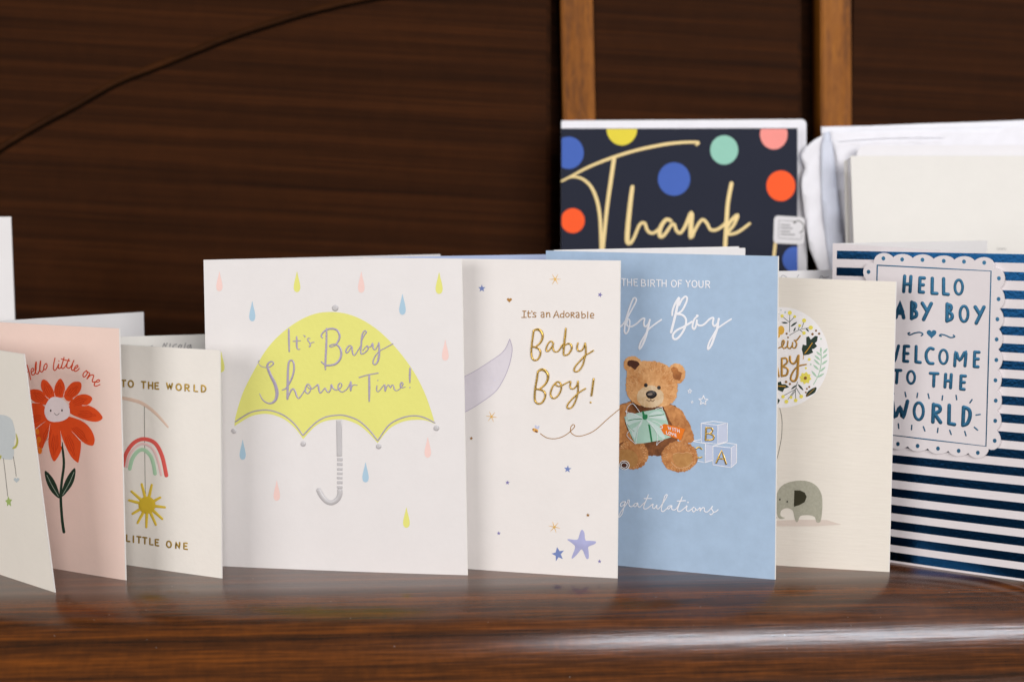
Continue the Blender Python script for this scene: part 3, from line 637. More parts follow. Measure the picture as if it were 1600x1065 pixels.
a.poly([(578, 225), (612, 245), (652, 518), (628, 524)]).poly([(480, 20), (505, 15), (520, 62), (560, 70), (572, 105), (545, 152), (490, 142), (488, 75)], smooth=True, seg=3)
a.build('green_ribbon', F_, gg, F_.fc)
a = Art(960, 640, S1, 9, .00006)
for st in ([(205, 10), (220, 30), (340, 60), (480, 130)], [(215, 30), (240, -60), (310, -110), (350, -90), (440, 30)], [(225, 0), (215, 120), (232, 250), (340, 350)], [(700, -20), (790, -55), (815, -40), (820, 0)], [(285, 320), (225, 415), (360, 545), (380, 540)], [(560, 160), (650, 260), (720, 360), (735, 470), (720, 575), (760, 530), (830, 490)], [(640, 170), (740, 200), (820, 270), (780, 290)], [(480, 170), (420, 270), (395, 400), (370, 550)], [(590, 110), (720, 118), (840, 110)]): a.stroke(st, 8)
a.build('ribbon_outline', F_, wht, F_.fc)
bear('gift_tag', [[(772, 268), (850, 222), (1190, 310), (1125, 492), (985, 445), (838, 392), (805, 335)]], org, 8)
a = Art(960, 640, S1, 10, .00004)
letters(a, [('W', 935, 272), ('I', 990, 285), ('T', 1028, 297), ('H', 1080, 312)], 50, 34, 10, .28, -.1)
letters(a, [('L', 895, 346), ('O', 940, 358), ('V', 987, 372), ('E', 1038, 386)], 46, 30, 10, .28, -.1)
a.stroke([(775, 250), (810, 258), (815, 300), (785, 290)], 8)
a.build('tag_lettering', F_, wht, F_.fc)
# letter blocks and stars
S5 = 799/120
a = Art(1060, 580, S5, 2)
for q in ([(415, 555), (515, 535), (515, 725), (415, 750)], [(553, 790), (610, 757), (610, 945), (553, 995)], [(285, 745), (360, 765), (360, 925), (285, 942)]): a.poly(q)
a.build('block_sides', F_, paper('block_lilac', (196, 204, 226)), F_.fc)
a = Art(1060, 580, S5, 1)
for q in ([(243, 535), (415, 555), (415, 750), (243, 735)], [(365, 770), (553, 790), (553, 995), (365, 965)]): a.poly(q)
a.build('block_fronts', F_, paper('block_front', (168, 186, 216)), F_.fc)
a = Art(1060, 580, S5, 3, .00006)
for st in ([(243, 535), (415, 555), (415, 750), (243, 735), (243, 535)], [(243, 535), (370, 515), (515, 535), (415, 555)], [(515, 535), (515, 725), (415, 750)], [(365, 770), (553, 790), (553, 995), (365, 965), (365, 770)], [(365, 770), (500, 737), (610, 755), (553, 790)], [(610, 755), (610, 945), (553, 995)], [(165, 722), (285, 745), (285, 942), (208, 925)], [(165, 718), (240, 704)], [(360, 920), (285, 942)]): a.stroke(st, 8, sharp=True)
a.build('letter_blocks', F_, slv, F_.fc)
a = Art(1060, 580, S5, 4, .00010)
a.stroke([(296, 580), (290, 708)], 19).stroke([(296, 583), (350, 585), (360, 615), (335, 640), (294, 642)], 16).stroke([(330, 643), (372, 665), (362, 704), (290, 710)], 17)
a.stroke([(400, 945), (455, 818), (502, 958)], 18, sharp=True).stroke([(420, 900), (485, 908)], 14).stroke([(250, 802), (220, 782), (190, 800)], 15).stroke([(208, 890), (230, 892), (250, 884)], 15)
a.build('block_letters', F_, gold, F_.fc)
for cx, cy, r, w in ((265, 300, 52, 10), (125, 203, 24, 7), (150, 315, 14, 5)):
    pts = []
    for i in range(10):
        t = -math.pi/2+math.pi*i/5+.05; q = r if i % 2 == 0 else r*.42; pts.append((cx+q*math.cos(t), cy+q*math.sin(t)))
    Art(1060, 580, S5, 2, .00006).stroke(pts+[pts[0]], w, sharp=True).build('star', F_, slv, F_.fc)

# --- cream elephant card
w_eleph = paper('cream_laid_card', (231, 224, 214), grain=.1, laid=.14)
G = fold_card('cream card with a grey elephant below a round floral new baby motif', (1064, 873), (1067, 427.3), (1390, 893), (1401, 440), w_eleph, back=(1299.7, 421.6), back_w=.103, bow=.0007)
S6 = 1065/170
Art(layer=1).ell(1221, 558, 74.5, 78.5, n=60).build('floral_disc', G, paper('disc_white', (240, 237, 238)), G.fc)
dgr = paper('leaf_dark_green', (44, 60, 50)); mus = paper('mustard', (196, 146, 48)); ylw = paper('berry_yellow', (232, 218, 96)); pal = paper('fern_green', (172, 204, 180)); ogold = foil('old_gold', (184, 138, 60), .4, .4); bro = paper('dot_brown', (138, 96, 46)); gry = paper('string_grey', (120, 116, 110))
def sprig(stems, leaves):
    a = Art(1205, 470, S6, 2, .00004)
    for st in stems: a.stroke(st, 5)
    for p, q, w in leaves: a.leaf(p, q, w)
    a.build('sprig', G, dgr, G.fc)
sprig(([(180, 300), (182, 200), (183, 130)], [(182, 210), (110, 150)], [(185, 200), (230, 155)]), (((100, 208), (165, 215), 16), ((190, 250), (255, 205), 18)))
sprig(([(180, 335), (280, 280), (390, 260)], [(300, 265), (325, 195)], [(265, 280), (280, 240)], [(285, 285), (320, 310)]), (((220, 300), (240, 255), 14), ((340, 265), (370, 300), 14)))
sprig(([(258, 790), (240, 870), (240, 960)], [(240, 860), (130, 920)], [(230, 870), (165, 960)], [(248, 850), (295, 930)], [(235, 880), (195, 935)]), (((195, 862), (250, 820), 16), ((262, 812), (316, 872), 20)))
sprig(([(-20, 320), (-60, 220)],), ())
sprig(([(-40, 830), (-90, 930)],), ())
for x, y, r in ((183, 115, 20), (108, 146, 16), (231, 152, 14), (323, 190, 20), (280, 240, 14), (388, 260, 21), (322, 312, 17), (117, 933, 17), (150, 982, 19), (195, 940, 14), (241, 970, 18), (295, 932, 18), (373, 570, 14), (340, 655, 11), (-60, 215, 18), (-95, 935, 17)): Art(1205, 470, S6, 3).ell(x, y, r, n=18).build('yellow_berry', G, ylw, G.fc)
a = Art(1205, 470, S6, 3)
for k in range(8):
    t = math.radians(45*k+10); a.leaf((335+14*math.cos(t), 752+14*math.sin(t)), (335+60*math.cos(t), 752+60*math.sin(t)), 34)
a.build('yellow_flower', G, ylw, G.fc)
a = Art(1205, 470, S6, 4)
for x, y, r in ((152, 318, 10), (166, 355, 9), (405, 323, 12), (440, 289, 10), (470, 318, 11), (340, 892, 9), (350, 857, 9), (373, 838, 10), (147, 790, 13), (185, 810, 11), (335, 752, 16)): Art(1205, 470, S6, 4).ell(x, y, r, n=14).build('brown_dot', G, bro, G.fc)
a = Art(1205, 470, S6, 2).ell(98, 285, 32, 44).ell(60, 330, 30, 34).ell(20, 280, 32, 44); a.build('orange_petals', G, paper('petal_orange', (226, 176, 72)), G.fc)
a = Art(1205, 470, S6, 2)
a.poly([(315, 530), (300, 470), (310, 425), (345, 432), (343, 352), (370, 345), (388, 378), (430, 340), (457, 345), (450, 392), (428, 412), (450, 442), (420, 466), (398, 470), (412, 502), (370, 522)])
a.poly([(340, 935), (362, 880), (440, 840), (432, 888), (388, 918)], smooth=True, seg=3).poly([(40, 800), (95, 785), (105, 812), (140, 812), (177, 840), (130, 856), (112, 888), (70, 870), (40, 850)]).poly([(40, 930), (88, 968), (66, 1008), (40, 1000)])
a.build('dark_leaves', G, dgr, G.fc)
a = Art(1205, 470, S6, 3, .00004).stroke([(330, 510), (365, 465), (402, 410)], 9).stroke([(318, 530), (315, 566)], 6).stroke([(60, 830), (140, 833)], 9).stroke([(345, 930), (425, 855)], 4); a.build('leaf_veins', G, mus, G.fc)
a = Art(1205, 470, S6, 2, .00004).stroke([(415, 815), (460, 730), (485, 640), (491, 560), (487, 480)], 8)
for p, q in (((508, 512), (552, 463)), ((497, 562), (552, 518)), ((493, 622), (552, 578)), ((475, 692), (532, 643)), ((450, 748), (520, 706)), ((487, 532), (442, 494)), ((482, 578), (424, 530)), ((478, 625), (418, 568)), ((466, 672), (412, 622)), ((448, 745), (394, 680)), ((487, 505), (487, 452))): a.leaf(p, q, 19)
a.ell(488, 370, 8).ell(388, 618, 8)
a.build('pale_fern', G, pal, G.fc)
Art(1205, 470, S6, 2).ell(97, 88, 7).ell(138, 110, 10).ell(75, 125, 6).build('grey_dots', G, paper('dot_grey', (190, 202, 204)), G.fc)
a = Art(1205, 470, S6, 5, .00012)
a.stroke([(0, 460), (5, 390), (40, 450), (45, 385)], 15).stroke([(60, 462), (112, 440), (130, 396), (116, 384), (106, 428), (128, 462), (160, 442)], 14).stroke([(166, 392), (162, 445), (188, 463), (210, 425), (212, 400), (212, 448), (234, 458), (252, 425), (240, 392), (226, 382), (250, 384), (285, 340)], 14)
for dx in (0, -150):
    a.stroke([(106+dx, 562), (105+dx, 730)], 21, sharp=True).stroke([(106+dx, 560), (150+dx, 560), (158+dx, 600), (112+dx, 638)], 19).stroke([(112+dx, 636), (162+dx, 664), (154+dx, 718), (106+dx, 732)], 20)
a.stroke([(14, 735), (50, 580), (78, 735)], 18, sharp=True).stroke([(25, 690), (72, 690)], 15)
a.stroke([(186, 542), (190, 590), (218, 612), (246, 588), (266, 535)], 21).stroke([(270, 532), (264, 620), (256, 735), (228, 782), (195, 765), (204, 712), (258, 642), (344, 618)], [22, 24, 24, 22, 20, 18, 16, 14])
a.build('lettering', G, ogold, G.fc)
Art(layer=1, h=.00004).stroke([(1218.7, 637), (1222, 655), (1221.5, 680), (1217, 705), (1211, 730), (1207, 770), (1209, 800), (1214, 808)], .9).build('balloon_string', G, gry, G.fc)
S7 = 1022/240
a = Art(1180, 660, S7, 2)
el = [(138, 540), (146, 470), (175, 420), (230, 392), (300, 382), (360, 390), (410, 420), (440, 470), (447, 520), (445, 590), (434, 655), (408, 658), (398, 626), (365, 613), (320, 613), (297, 622), (284, 655), (269, 653), (260, 615), (250, 582), (225, 567), (195, 568), (172, 585), (168, 610), (180, 624), (200, 630), (170, 637), (150, 618)]
a.poly(el, smooth=True, seg=3)
a.build('elephant', G, paper('elephant_grey', (170, 168, 152), mottle=.14, mscale=900), G.fc)
Art(1180, 660, S7, 1).poly([(110, 686), (110, 650), (300, 642), (480, 645), (575, 676), (400, 686)]).build('elephant_ground', G, paper('ground_pink', (216, 202, 192)), G.fc)
Art(1180, 660, S7, 3).poly([(261, 447), (300, 447), (330, 462), (343, 490), (330, 525), (295, 545), (258, 556)]).build('elephant_ear', G, paper('ear_dark', (54, 52, 36)), G.fc)
Art(1180, 660, S7, 3).ell(165, 508, 5, 6).ell(214, 522, 5, 6).build('elephant_eyes', G, blk, G.fc)
a = Art(layer=1, h=.00003)
for st in ([(1220, 434), (1224, 430), (1230, 433)], [(1246, 433), (1249, 429)], [(1280, 436), (1284, 431), (1288, 434), (1296, 432)]): a.stroke(st, .7)
a.build('pencil_writing', G.back, paper('pencil', (126, 124, 128)), G.root)

# --- striped navy foil card with a raised plaque
w_str = paper('striped_white_card', (228, 221, 224), grain=.15)
H_ = fold_card('white card with navy foil stripes and a scalloped hello baby boy plaque', (1297, 863.5), (1301, 380), (1653, 914.6), (1655, 403.2), w_str, back=(1558, 375.5), back_w=.113, bow=.0012)
nvy = foil('navy_foil', (18, 54, 88), .22, 1.0); nvy2 = foil('navy_letter_foil', (38, 92, 124), .36, .7)
tops = [397, 425, 454, 482.5, 510.5, 537.5, 564.5, 592, 620, 648, 676, 703, 730, 757.5, 785, 812, 838.5, 864, 889.5]
V, F = [], []
vL = H_.loc(1301, 380)[1]
for t in tops:
    v0 = H_.loc(1600, t+13.8)[1]; v1 = H_.loc(1600, t)[1]
    b = len(V); nu = 24
    for i in range(nu+1):
        u = .0002+(H_.W-.0004)*i/nu
        for v in (v0, v1): V.append(H_.world(u, v, .00007))
    for i in range(nu):
        q = (b+2*i, b+2*i+2, b+2*i+3, b+2*i+1); F.append(q)
q = F[0]
if (V[q[1]]-V[q[0]]).cross(V[q[2]]-V[q[0]]).dot(H_.n) < 0: F = [tuple(reversed(f)) for f in F]
mesh_obj('foil_stripes', V, F, nvy, H_.fc, origin=H_.origin)
tl = [(1383, 403.4), (1412.4, 405), (1444.2, 405.6), (1477.4, 407.4), (1509, 408.4), (1540.4, 410)]
rl = [(1563.2, 434.4), (1562.6, 466.6), (1560.8, 498), (1559.6, 529.4), (1559.2, 561.4), (1557.8, 593), (1558.2, 624.6), (1557.4, 656), (1556.6, 687)]
bl_ = [(1530.4, 705.6), (1500.6, 702.6), (1468.4, 699), (1436.6, 695), (1405.8, 692), (1376, 688)]
ll = [(1355, 664), (1355.4, 633), (1356, 603), (1356.4, 573), (1357, 543), (1357.6, 513), (1358.2, 483), (1359, 453), (1359.6, 424.4)]
dots = tl+rl+bl_+ll; nd = len(dots); cen = Vector((1458, 556)); out = []
def side_dir(i): return Vector((0, -1)) if i < 6 else Vector((1, 0)) if i < 15 else Vector((0, 1)) if i < 21 else Vector((-1, 0))
for i in range(nd):
    p = Vector(dots[i]); pr = Vector(dots[i-1]); nx = Vector(dots[(i+1) % nd]); d = side_dir(i)
    def cusp(a, b, da, db): return (a+b)/2 + (da+db)*(1.0 if da == db else 3.5)
    c0 = cusp(pr, p, side_dir(i-1 if i else nd-1), d); c1 = cusp(p, nx, d, side_dir((i+1) % nd))
    c = p-d*8.0; r = 16.5
    a0 = math.atan2(c0.y-c.y, c0.x-c.x); a1 = math.atan2(c1.y-c.y, c1.x-c.x)
    while a1 < a0: a1 += 2*math.pi
    r0, r1 = (c0-c).length, (c1-c).length
    for k in range(9):
        f = k/9; aa = a0+(a1-a0)*f; rr = (r0+(r1-r0)*f)*(1-math.sin(f*math.pi)) + r*math.sin(f*math.pi)
        out.append(c+Vector((math.cos(aa), math.sin(aa)))*rr)
# plaque: foam-mounted board 1.3 mm thick
pl = Art(layer=0).poly(out, raw=True)
PV, PF = [], []
for p, h in pl.V:
    u, v = H_.loc(p.x, p.y); PV.append(H_.world(u, v, .0016))
for f in pl.F:
    a, b, c = [PV[i] for i in f]
    PF.append(tuple(reversed(f)) if (b-a).cross(c-a).dot(H_.n) < 0 else f)
b = len(PV); m = len(out)
for w in (.0016, .0011, .0002):
    for p in out:
        u, v = H_.loc(p.x, p.y); PV.append(H_.world(u, v, w))
for k in range(2):
    for i in range(m):
        j = (i+1) % m; PF.append((b+k*m+i, b+k*m+j, b+(k+1)*m+j, b+(k+1)*m+i))
plq = mesh_obj('scalloped_plaque', PV, PF, w_str, H_.fc, origin=H_.origin)
LP = 1 + .0016/.00007
for grp in (dots,):
    a = Art(layer=LP)
    for x, y in grp: a.ell(x, y, 2.9, 3.3, n=16)
    a.build('plaque_dots', H_, nvy2, H_.fc)
a = Art(layer=LP, h=.00005)
a.stroke([(1373.4, 414), (1551, 423), (1543, 695.6), (1366.5, 674.8), (1373.4, 414)], 2.0, sharp=True)
a.build('plaque_frame', H_, nvy2, H_.fc)
def plaque_text(fr, items, misc=(), w=26, name='lettering'):
    a = Art(1280, fr, 5, LP, .00010)
    for st in items: a.stroke(st, w, sharp=len(st) < 4, seg=4)
    for cx, cy, rx, ry in misc: a.stroke(ring(cx, cy, rx, ry, 16), w*.8, closed=True, seg=2)
    return a.build(name, H_, nvy2, H_.fc)
def Bst(x, y, h, w): return [[(x, y), (x-h*.015, y+h)], [(x, y+4), (x+w*.75, y+h*.1), (x+w*.8, y+h*.3), (x+w*.2, y+h*.46)], [(x+w*.2, y+h*.46), (x+w, y+h*.62), (x+w*.95, y+h*.86), (x-2, y+h-2)]]
plaque_text(370, [[(682, 305), (674, 425)], [(731, 308), (724, 425)], [(678, 368), (728, 368)], [(802, 318), (797, 428)], [(802, 318), (836, 320)], [(799, 372), (828, 373)], [(797, 428), (828, 430)], [(898, 322), (896, 438)], [(896, 438), (934, 440)], [(986, 325), (986, 443)], [(986, 443), (1022, 447)]], [(1104, 390, 30, 56)], 27)
plaque_text(370, Bst(545, 495, 128, 40)+[[(614, 625), (646, 505), (674, 628)], [(628, 592), (666, 594)], [(628, 578), (666, 580)], [(820, 516), (856, 575)], [(890, 518), (830, 642)], [(1232, 545), (1266, 600)], [(1300, 546), (1240, 670)]]+Bst(738, 508, 126, 34)+Bst(1014, 522, 132, 36), [(1145, 598, 31, 60)], 29)
plaque_text(370, [[(545, 850), (562, 970), (590, 880), (602, 965), (634, 848)], [(680, 850), (674, 966)], [(680, 850), (714, 851)], [(676, 905), (708, 907)], [(674, 966), (706, 968)], [(772, 852), (769, 972)], [(769, 972), (804, 976)], [(905, 872), (878, 866), (852, 900), (852, 945), (872, 980), (903, 984)], [(1072, 1002), (1082, 893), (1110, 960), (1158, 890), (1152, 1002)], [(1228, 895), (1224, 1008)], [(1228, 895), (1262, 897)], [(1226, 948), (1256, 949)], [(1224, 1008), (1254, 1010)]], [(985, 932, 31, 54)], 25)
plaque_text(560, [[(598, 86), (652, 88)], [(625, 88), (618, 185)], [(882, 110), (942, 113)], [(912, 112), (908, 210)], [(1002, 118), (996, 217)], [(1046, 120), (1040, 223)], [(999, 168), (1043, 170)], [(1122, 130), (1118, 232)], [(1122, 130), (1156, 132)], [(1120, 180), (1148, 181)], [(1118, 232), (1146, 235)]], [(732, 142, 29, 48)], 25)
plaque_text(560, [[(585, 330), (606, 452), (646, 372), (668, 456), (704, 328)], [(908, 352), (902, 488)], [(908, 356), (952, 366), (956, 402), (908, 425)], [(916, 425), (962, 492)], [(1030, 360), (1027, 500)], [(1027, 500), (1070, 508)], [(1142, 374), (1136, 512)], [(1142, 374), (1182, 392), (1192, 440), (1172, 498), (1136, 514)]], [(792, 405, 36, 66)], 30)
Art(1280, 370, 5, LP).heart(892, 752, 38).build('heart', H_, nvy2, H_.fc)
for st in ([(722, 745), (708, 750), (722, 762), (760, 748), (800, 742), (824, 755), (812, 768)], [(968, 772), (954, 768), (966, 758), (1000, 765), (1040, 782), (1072, 776), (1062, 764)]): Art(1280, 370, 5, LP, .00006).stroke(st, 11).build('flourish', H_, nvy2, H_.fc)
for st in ([(685, 258), (692, 292)], [(783, 265), (778, 298)], [(865, 270), (873, 305)], [(978, 285), (974, 318)], [(1083, 282), (1088, 315)], [(1207, 315), (1190, 340)], [(1238, 435), (1270, 430)], [(1225, 530), (1250, 552)], [(1150, 562), (1160, 595)], [(1033, 553), (1045, 585)], [(942, 537), (938, 570)], [(828, 525), (840, 558)], [(738, 515), (735, 548)], [(632, 503), (636, 538)], [(590, 250), (596, 270)]): Art(1280, 560, 5, LP, .00006).stroke(st, 11).build('short_ray', H_, nvy2, H_.fc)

# --- pink flower card
w_pink = paper('blush_pink_card', (238, 212, 201), grain=.16)
B_ = fold_card('blush pink card with a smiling red flower under orange writing', (0-2, 872), (-12, 502.3), (197, 906), (187, 513), w_pink, back=(224, 487.3), bow=.0008)
o_ink = paper('orange_ink', (208, 70, 28)); r_ink = paper('flower_red', (228, 82, 32), mottle=.05); r_ln = paper('petal_line', (184, 52, 18)); grn = paper('stem_green', (36, 58, 44))
a = Art(30, 540, S1, 2, .00005)
for st in ([(60, 380), (110, 590)], [(85, 480), (165, 430)], [(150, 315), (185, 430), (212, 558)], [(220, 440), (265, 405), (250, 370), (222, 400), (225, 460), (250, 485), (280, 460), (302, 390), (306, 262), (290, 330), (295, 440), (325, 465), (352, 430), (372, 350), (380, 242), (365, 330), (370, 410), (400, 432), (428, 395), (438, 335), (470, 292), (488, 320), (480, 365), (455, 394), (432, 380)],
           [(620, 202), (600, 290), (595, 380), (620, 405), (655, 360), (682, 300), (675, 360), (695, 375), (720, 350), (745, 280), (770, 192)], [(742, 290), (728, 350), (750, 376), (790, 340), (822, 280), (850, 216)], [(822, 290), (812, 345), (850, 370), (890, 330), (932, 240)], [(912, 310), (890, 380), (915, 405), (945, 382), (995, 350), (990, 320), (960, 340), (936, 390), (950, 420), (985, 410), (1020, 375)], [(725, 215), (790, 235), (862, 246)],
           [(1140, 410), (1092, 450), (1080, 495), (1105, 515), (1145, 470), (1150, 428), (1128, 415), (1190, 458), (1170, 500), (1145, 550), (1200, 490), (1242, 482), (1255, 505), (1232, 575), (1245, 600), (1270, 598), (1330, 600), (1352, 572), (1322, 565), (1277, 610), (1265, 655), (1300, 668), (1355, 642)]): a.stroke(st, 17)
a.ell(685, 250, 9)
a.build('lettering', B_, o_ink, B_.fc)
pet = [[(255, 262), (245, 190), (265, 120), (308, 72), (345, 120), (357, 180), (348, 262)], [(345, 255), (380, 170), (430, 115), (480, 103), (520, 115), (525, 170), (490, 235), (400, 310)], [(405, 318), (460, 262), (520, 238), (580, 238), (630, 265), (632, 300), (590, 345), (520, 355), (410, 355)], [(405, 352), (520, 345), (600, 352), (680, 395), (738, 465), (730, 500), (670, 522), (560, 500), (405, 430)], [(370, 470), (450, 480), (560, 530), (630, 610), (660, 690), (658, 740), (635, 770), (560, 745), (480, 670), (390, 560)], [(315, 505), (380, 500), (450, 590), (515, 700), (520, 800), (500, 925), (485, 942), (420, 880), (350, 740), (310, 610)], [(205, 505), (310, 505), (318, 650), (325, 780), (300, 860), (245, 932), (205, 850), (185, 730), (195, 620)], [(160, 480), (215, 510), (185, 640), (150, 730), (118, 800), (60, 740), (40, 610)], [(160, 390), (165, 500), (80, 570), (10, 600), (-60, 540), (-50, 420), (20, 325), (100, 325)], [(165, 345), (80, 325), (20, 300), (-30, 240), (0, 190), (60, 185), (120, 205), (185, 280)], [(170, 275), (115, 180), (110, 120), (130, 82), (170, 95), (215, 150), (245, 210), (252, 270), (200, 300)]]
S8 = 799/120
for k, q in enumerate(pet): Art(50, 580, S8, 1+.25*k).poly(q, smooth=True, seg=3).build('petal', B_, r_ink, B_.fc)
a = Art(50, 580, S8, 5, .00003); cc = Vector((280, 395))
for q in pet:
    g = sum((Vector(p) for p in q), Vector((0, 0)))/len(q); d = (g-cc); far = max(q, key=lambda p: (Vector(p)-cc).length); dv = (Vector(far)-cc); nn = Vector((-dv.y, dv.x)).normalized()
    for o in (-26, -9, 9, 26):
        st = cc+dv*(.46+random.uniform(0, .06))+nn*o*.8; md = cc+dv*.68+nn*o*1.25; en = cc+dv*(.93-abs(o)*.006)+nn*o*.6
        a.stroke([st, md, en], [2.5, 4, 2.5])
a.build('petal_lines', B_, r_ln, B_.fc)
a = Art(50, 580, S8, 5, .00003)
for st in ([(207, 540), (196, 610), (184, 700)], [(313, 615), (322, 680), (324, 770)], [(428, 618), (470, 660), (520, 715)], [(158, 515), (110, 550), (62, 590)], [(95, 327), (60, 325), (20, 320)], [(155, 245), (170, 265), (190, 280)], [(248, 215), (254, 240), (258, 256)], [(356, 185), (352, 225), (346, 250)], [(490, 240), (470, 258), (445, 280)], [(600, 350), (570, 352), (540, 351)], [(500, 488), (530, 495), (565, 502)]): a.stroke(st, [1.5, 5, 9])
a.build('petal_gaps', B_, w_pink, B_.fc)
fc_ = Art(50, 580, S8, 6).poly([(265, 262), (330, 280), (390, 340), (412, 400), (405, 460), (350, 505), (260, 522), (190, 505), (155, 450), (150, 390), (175, 320), (215, 272)], smooth=True, seg=4).build('flower_face', B_, paper('face_white', (236, 228, 230)), B_.fc)
Art(50, 580, S8, 7, .00003).ell(215, 404, 8, 12).ell(332, 402, 8, 12).stroke([(253, 430), (268, 447), (286, 447), (304, 432)], 5).build('smile', B_, blk, B_.fc)
Art(layer=.5, h=.00005).stroke([(98.4, 691), (101.8, 722.7), (98.4, 752), (96.9, 776), (99, 810), (101.8, 830)], [3, 4, 4, 4.2, 4.4, 4.6]).build('flower_stem', B_, grn, B_.fc)
S9 = 1598/360
for q, vn in (([(320, 65), (360, 95), (400, 160), (425, 255), (370, 215), (330, 140)], [(335, 95), (370, 165), (415, 240)]), ([(527, 45), (530, 100), (505, 170), (440, 245), (445, 180), (480, 100)], [(522, 75), (490, 150), (445, 230)])):
    lf = Art(0, 720, S9, 1).poly(q, smooth=True, seg=3).build('leaf', B_, grn, B_.fc)
    Art(0, 720, S9, 2, .00003).stroke(vn, 3.5).build('leaf_vein', B_, paper('vein_pale', (168, 186, 170)), B_.fc)
Art(50, 580, S8, 5).ell(70, 620, 24, 34, rot=-20).ell(88, 705, 24, 32).ell(100, 820, 22, 34).ell(40, 760, 50, 70).build('orange_bloom', B_, paper('bloom_orange', (238, 130, 36)), B_.fc)

# --- "little one" card with a mobile
w_lit = paper('ivory_card', (239, 234, 227), grain=.25)
C_ = fold_card('ivory card with a rainbow and yellow sun hanging from a mobile', (66, 862), (61, 530.5), (347, 903), (344, 547), w_lit, back=(320, 522.3), back_mat=paper('cream_inside', (226, 223, 218)), back_w=.121, bow=.0007)
a = Art(0, 520, S9, 2, .00010)
letters(a, [('T', 865, 327), ('O', 915, 330), ('T', 1003, 337), ('H', 1052, 341), ('E', 1097, 344), ('W', 1182, 348), ('O', 1245, 353), ('R', 1303, 357), ('L', 1362, 361), ('D', 1415, 364)]+[(ch, 520+47*i, 305+3*i) for i, ch in enumerate('WELCOME')], 43, 28, 11, .07)
a.build('lettering', C_, foil('gold_caps_foil', (188, 154, 70), .36, .6), C_.fc)
a = Art(0, 720, S9, 2, .00007)
letters(a, [('L', 897, 511), ('I', 933, 517), ('T', 971, 521), ('T', 1012, 527), ('L', 1057, 534), ('E', 1098, 541), ('O', 1178, 553), ('N', 1238, 560), ('E', 1294, 566)], 42, 26, 11, .13)
a.build('lettering', C_, foil('gold_caps_foil', (188, 154, 70), .36, .6), C_.fc)
Art(0, 520, S9, 1, .00008).stroke([(490, 640), (580, 540), (700, 470), (830, 450), (920, 462), (1000, 490), (1090, 560), (1170, 650)], [18, 24, 24, 22, 24, 24, 20, 12]).build('mobile_bar', C_, paper('beige_ink', (228, 200, 182)), C_.fc)
Art(0, 520, S9, 1, .00003).stroke([(1008, 500), (1010, 740), (1014, 1060), (1018, 1110)], 4).build('mobile_string', C_, gry, C_.fc)
for pts, w, m in (([(862, 918), (880, 840), (930, 765), (1000, 733), (1080, 760), (1130, 850), (1160, 985)], 27, paper('rainbow_red', (226, 96, 88))), ([(887, 925), (905, 850), (950, 788), (1005, 766), (1066, 802), (1102, 885), (1124, 982)], 17, paper('rainbow_pink', (236, 200, 198))), ([(908, 938), (925, 872), (962, 820), (1005, 808), (1050, 848), (1072, 910), (1082, 972)], 26, paper('rainbow_green', (176, 212, 180)))):
    Art(0, 520, S9, 2, .00010).stroke(pts, w).build('rainbow_band', C_, m, C_.fc)
a = Art(0, 720, S9, 2, .0002)
for x, y in ((990, 158), (1060, 163), (920, 208), (1118, 250), (903, 269), (1150, 318), (927, 362), (1132, 398), (962, 426), (1088, 438), (1022, 455)): a.stroke([(1028+(x-1028)*.35, 302+(y-302)*.35), (x, y)], 22, w1=16)
sun_o = a.build('sun_rays', C_, paper('sun_yellow', (222, 192, 66)), C_.fc)
Art(0, 720, S9, 4).ell(1028, 302, 59, 60, raise_=.0003).build('sun_disc', C_, paper('sun_disc_yellow', (216, 184, 56)), C_.fc)
a = Art(0, 520, S9, 1, .00003)
for st in ([(1128, 100), (1140, 72), (1148, 95), (1160, 70)], [(1178, 95), (1182, 75)], [(1225, 78), (1200, 90), (1206, 110)], [(1255, 80), (1238, 95), (1250, 108), (1262, 84)], [(1288, 70), (1278, 108)], [(1325, 82), (1300, 92), (1308, 108), (1324, 88), (1326, 108)], [(1045, 95), (1060, 88)]): a.stroke(st, 5)
a.build('pencil_writing', C_.back, paper('pencil', (126, 124, 128)), C_.root)

# --- grey-white cloud card at the far left
w_cld = paper('soft_grey_card', (239, 233, 223), grain=.16)
A_ = fold_card('off white card with a pale blue cloud, heart and star, leaning at the left', (-190, 832), (-222, 511), (86, 925), (38, 553), w_cld, lean=-3.5, bow=.0008, back=(120, 470), back_w=.10)
S10 = 1065/180
Art(0, 640, S10, 1).poly([(-170, 200), (-150, 110), (-60, 50), (40, 45), (110, 80), (137, 150), (150, 230), (138, 300), (132, 440), (80, 456), (20, 445), (-90, 420), (-160, 320)], smooth=True, seg=3).build('cloud', A_, paper('cloud_blue', (206, 212, 214)), A_.fc)
a = Art(0, 640, S10, 2).poly([(155, 215), (170, 250), (176, 300), (158, 346), (128, 358), (124, 348), (150, 325), (160, 280)], smooth=True, seg=3).poly([(-10, 470), (0, 440), (16, 418), (26, 424), (12, 456)], smooth=True, seg=3); a.build('crescent', A_, paper('olive_ink', (186, 182, 84)), A_.fc)
Art(0, 640, S10, 2, .00003).stroke([(42, 445), (65, 640), (82, 795)], 4).stroke([(132, 430), (150, 540), (158, 612)], 4).build('hanging_string', A_, gry, A_.fc)
Art(0, 640, S10, 2).heart(162, 645, 26).build('heart', A_, paper('heart_grey', (194, 204, 208)), A_.fc)
Art(0, 640, S10, 2).poly([(86, 795), (98, 822), (122, 825), (106, 850), (112, 888), (92, 868), (78, 888), (76, 856), (60, 835), (80, 825)]).build('star', A_, paper('star_green', (166, 190, 110)), A_.fc)

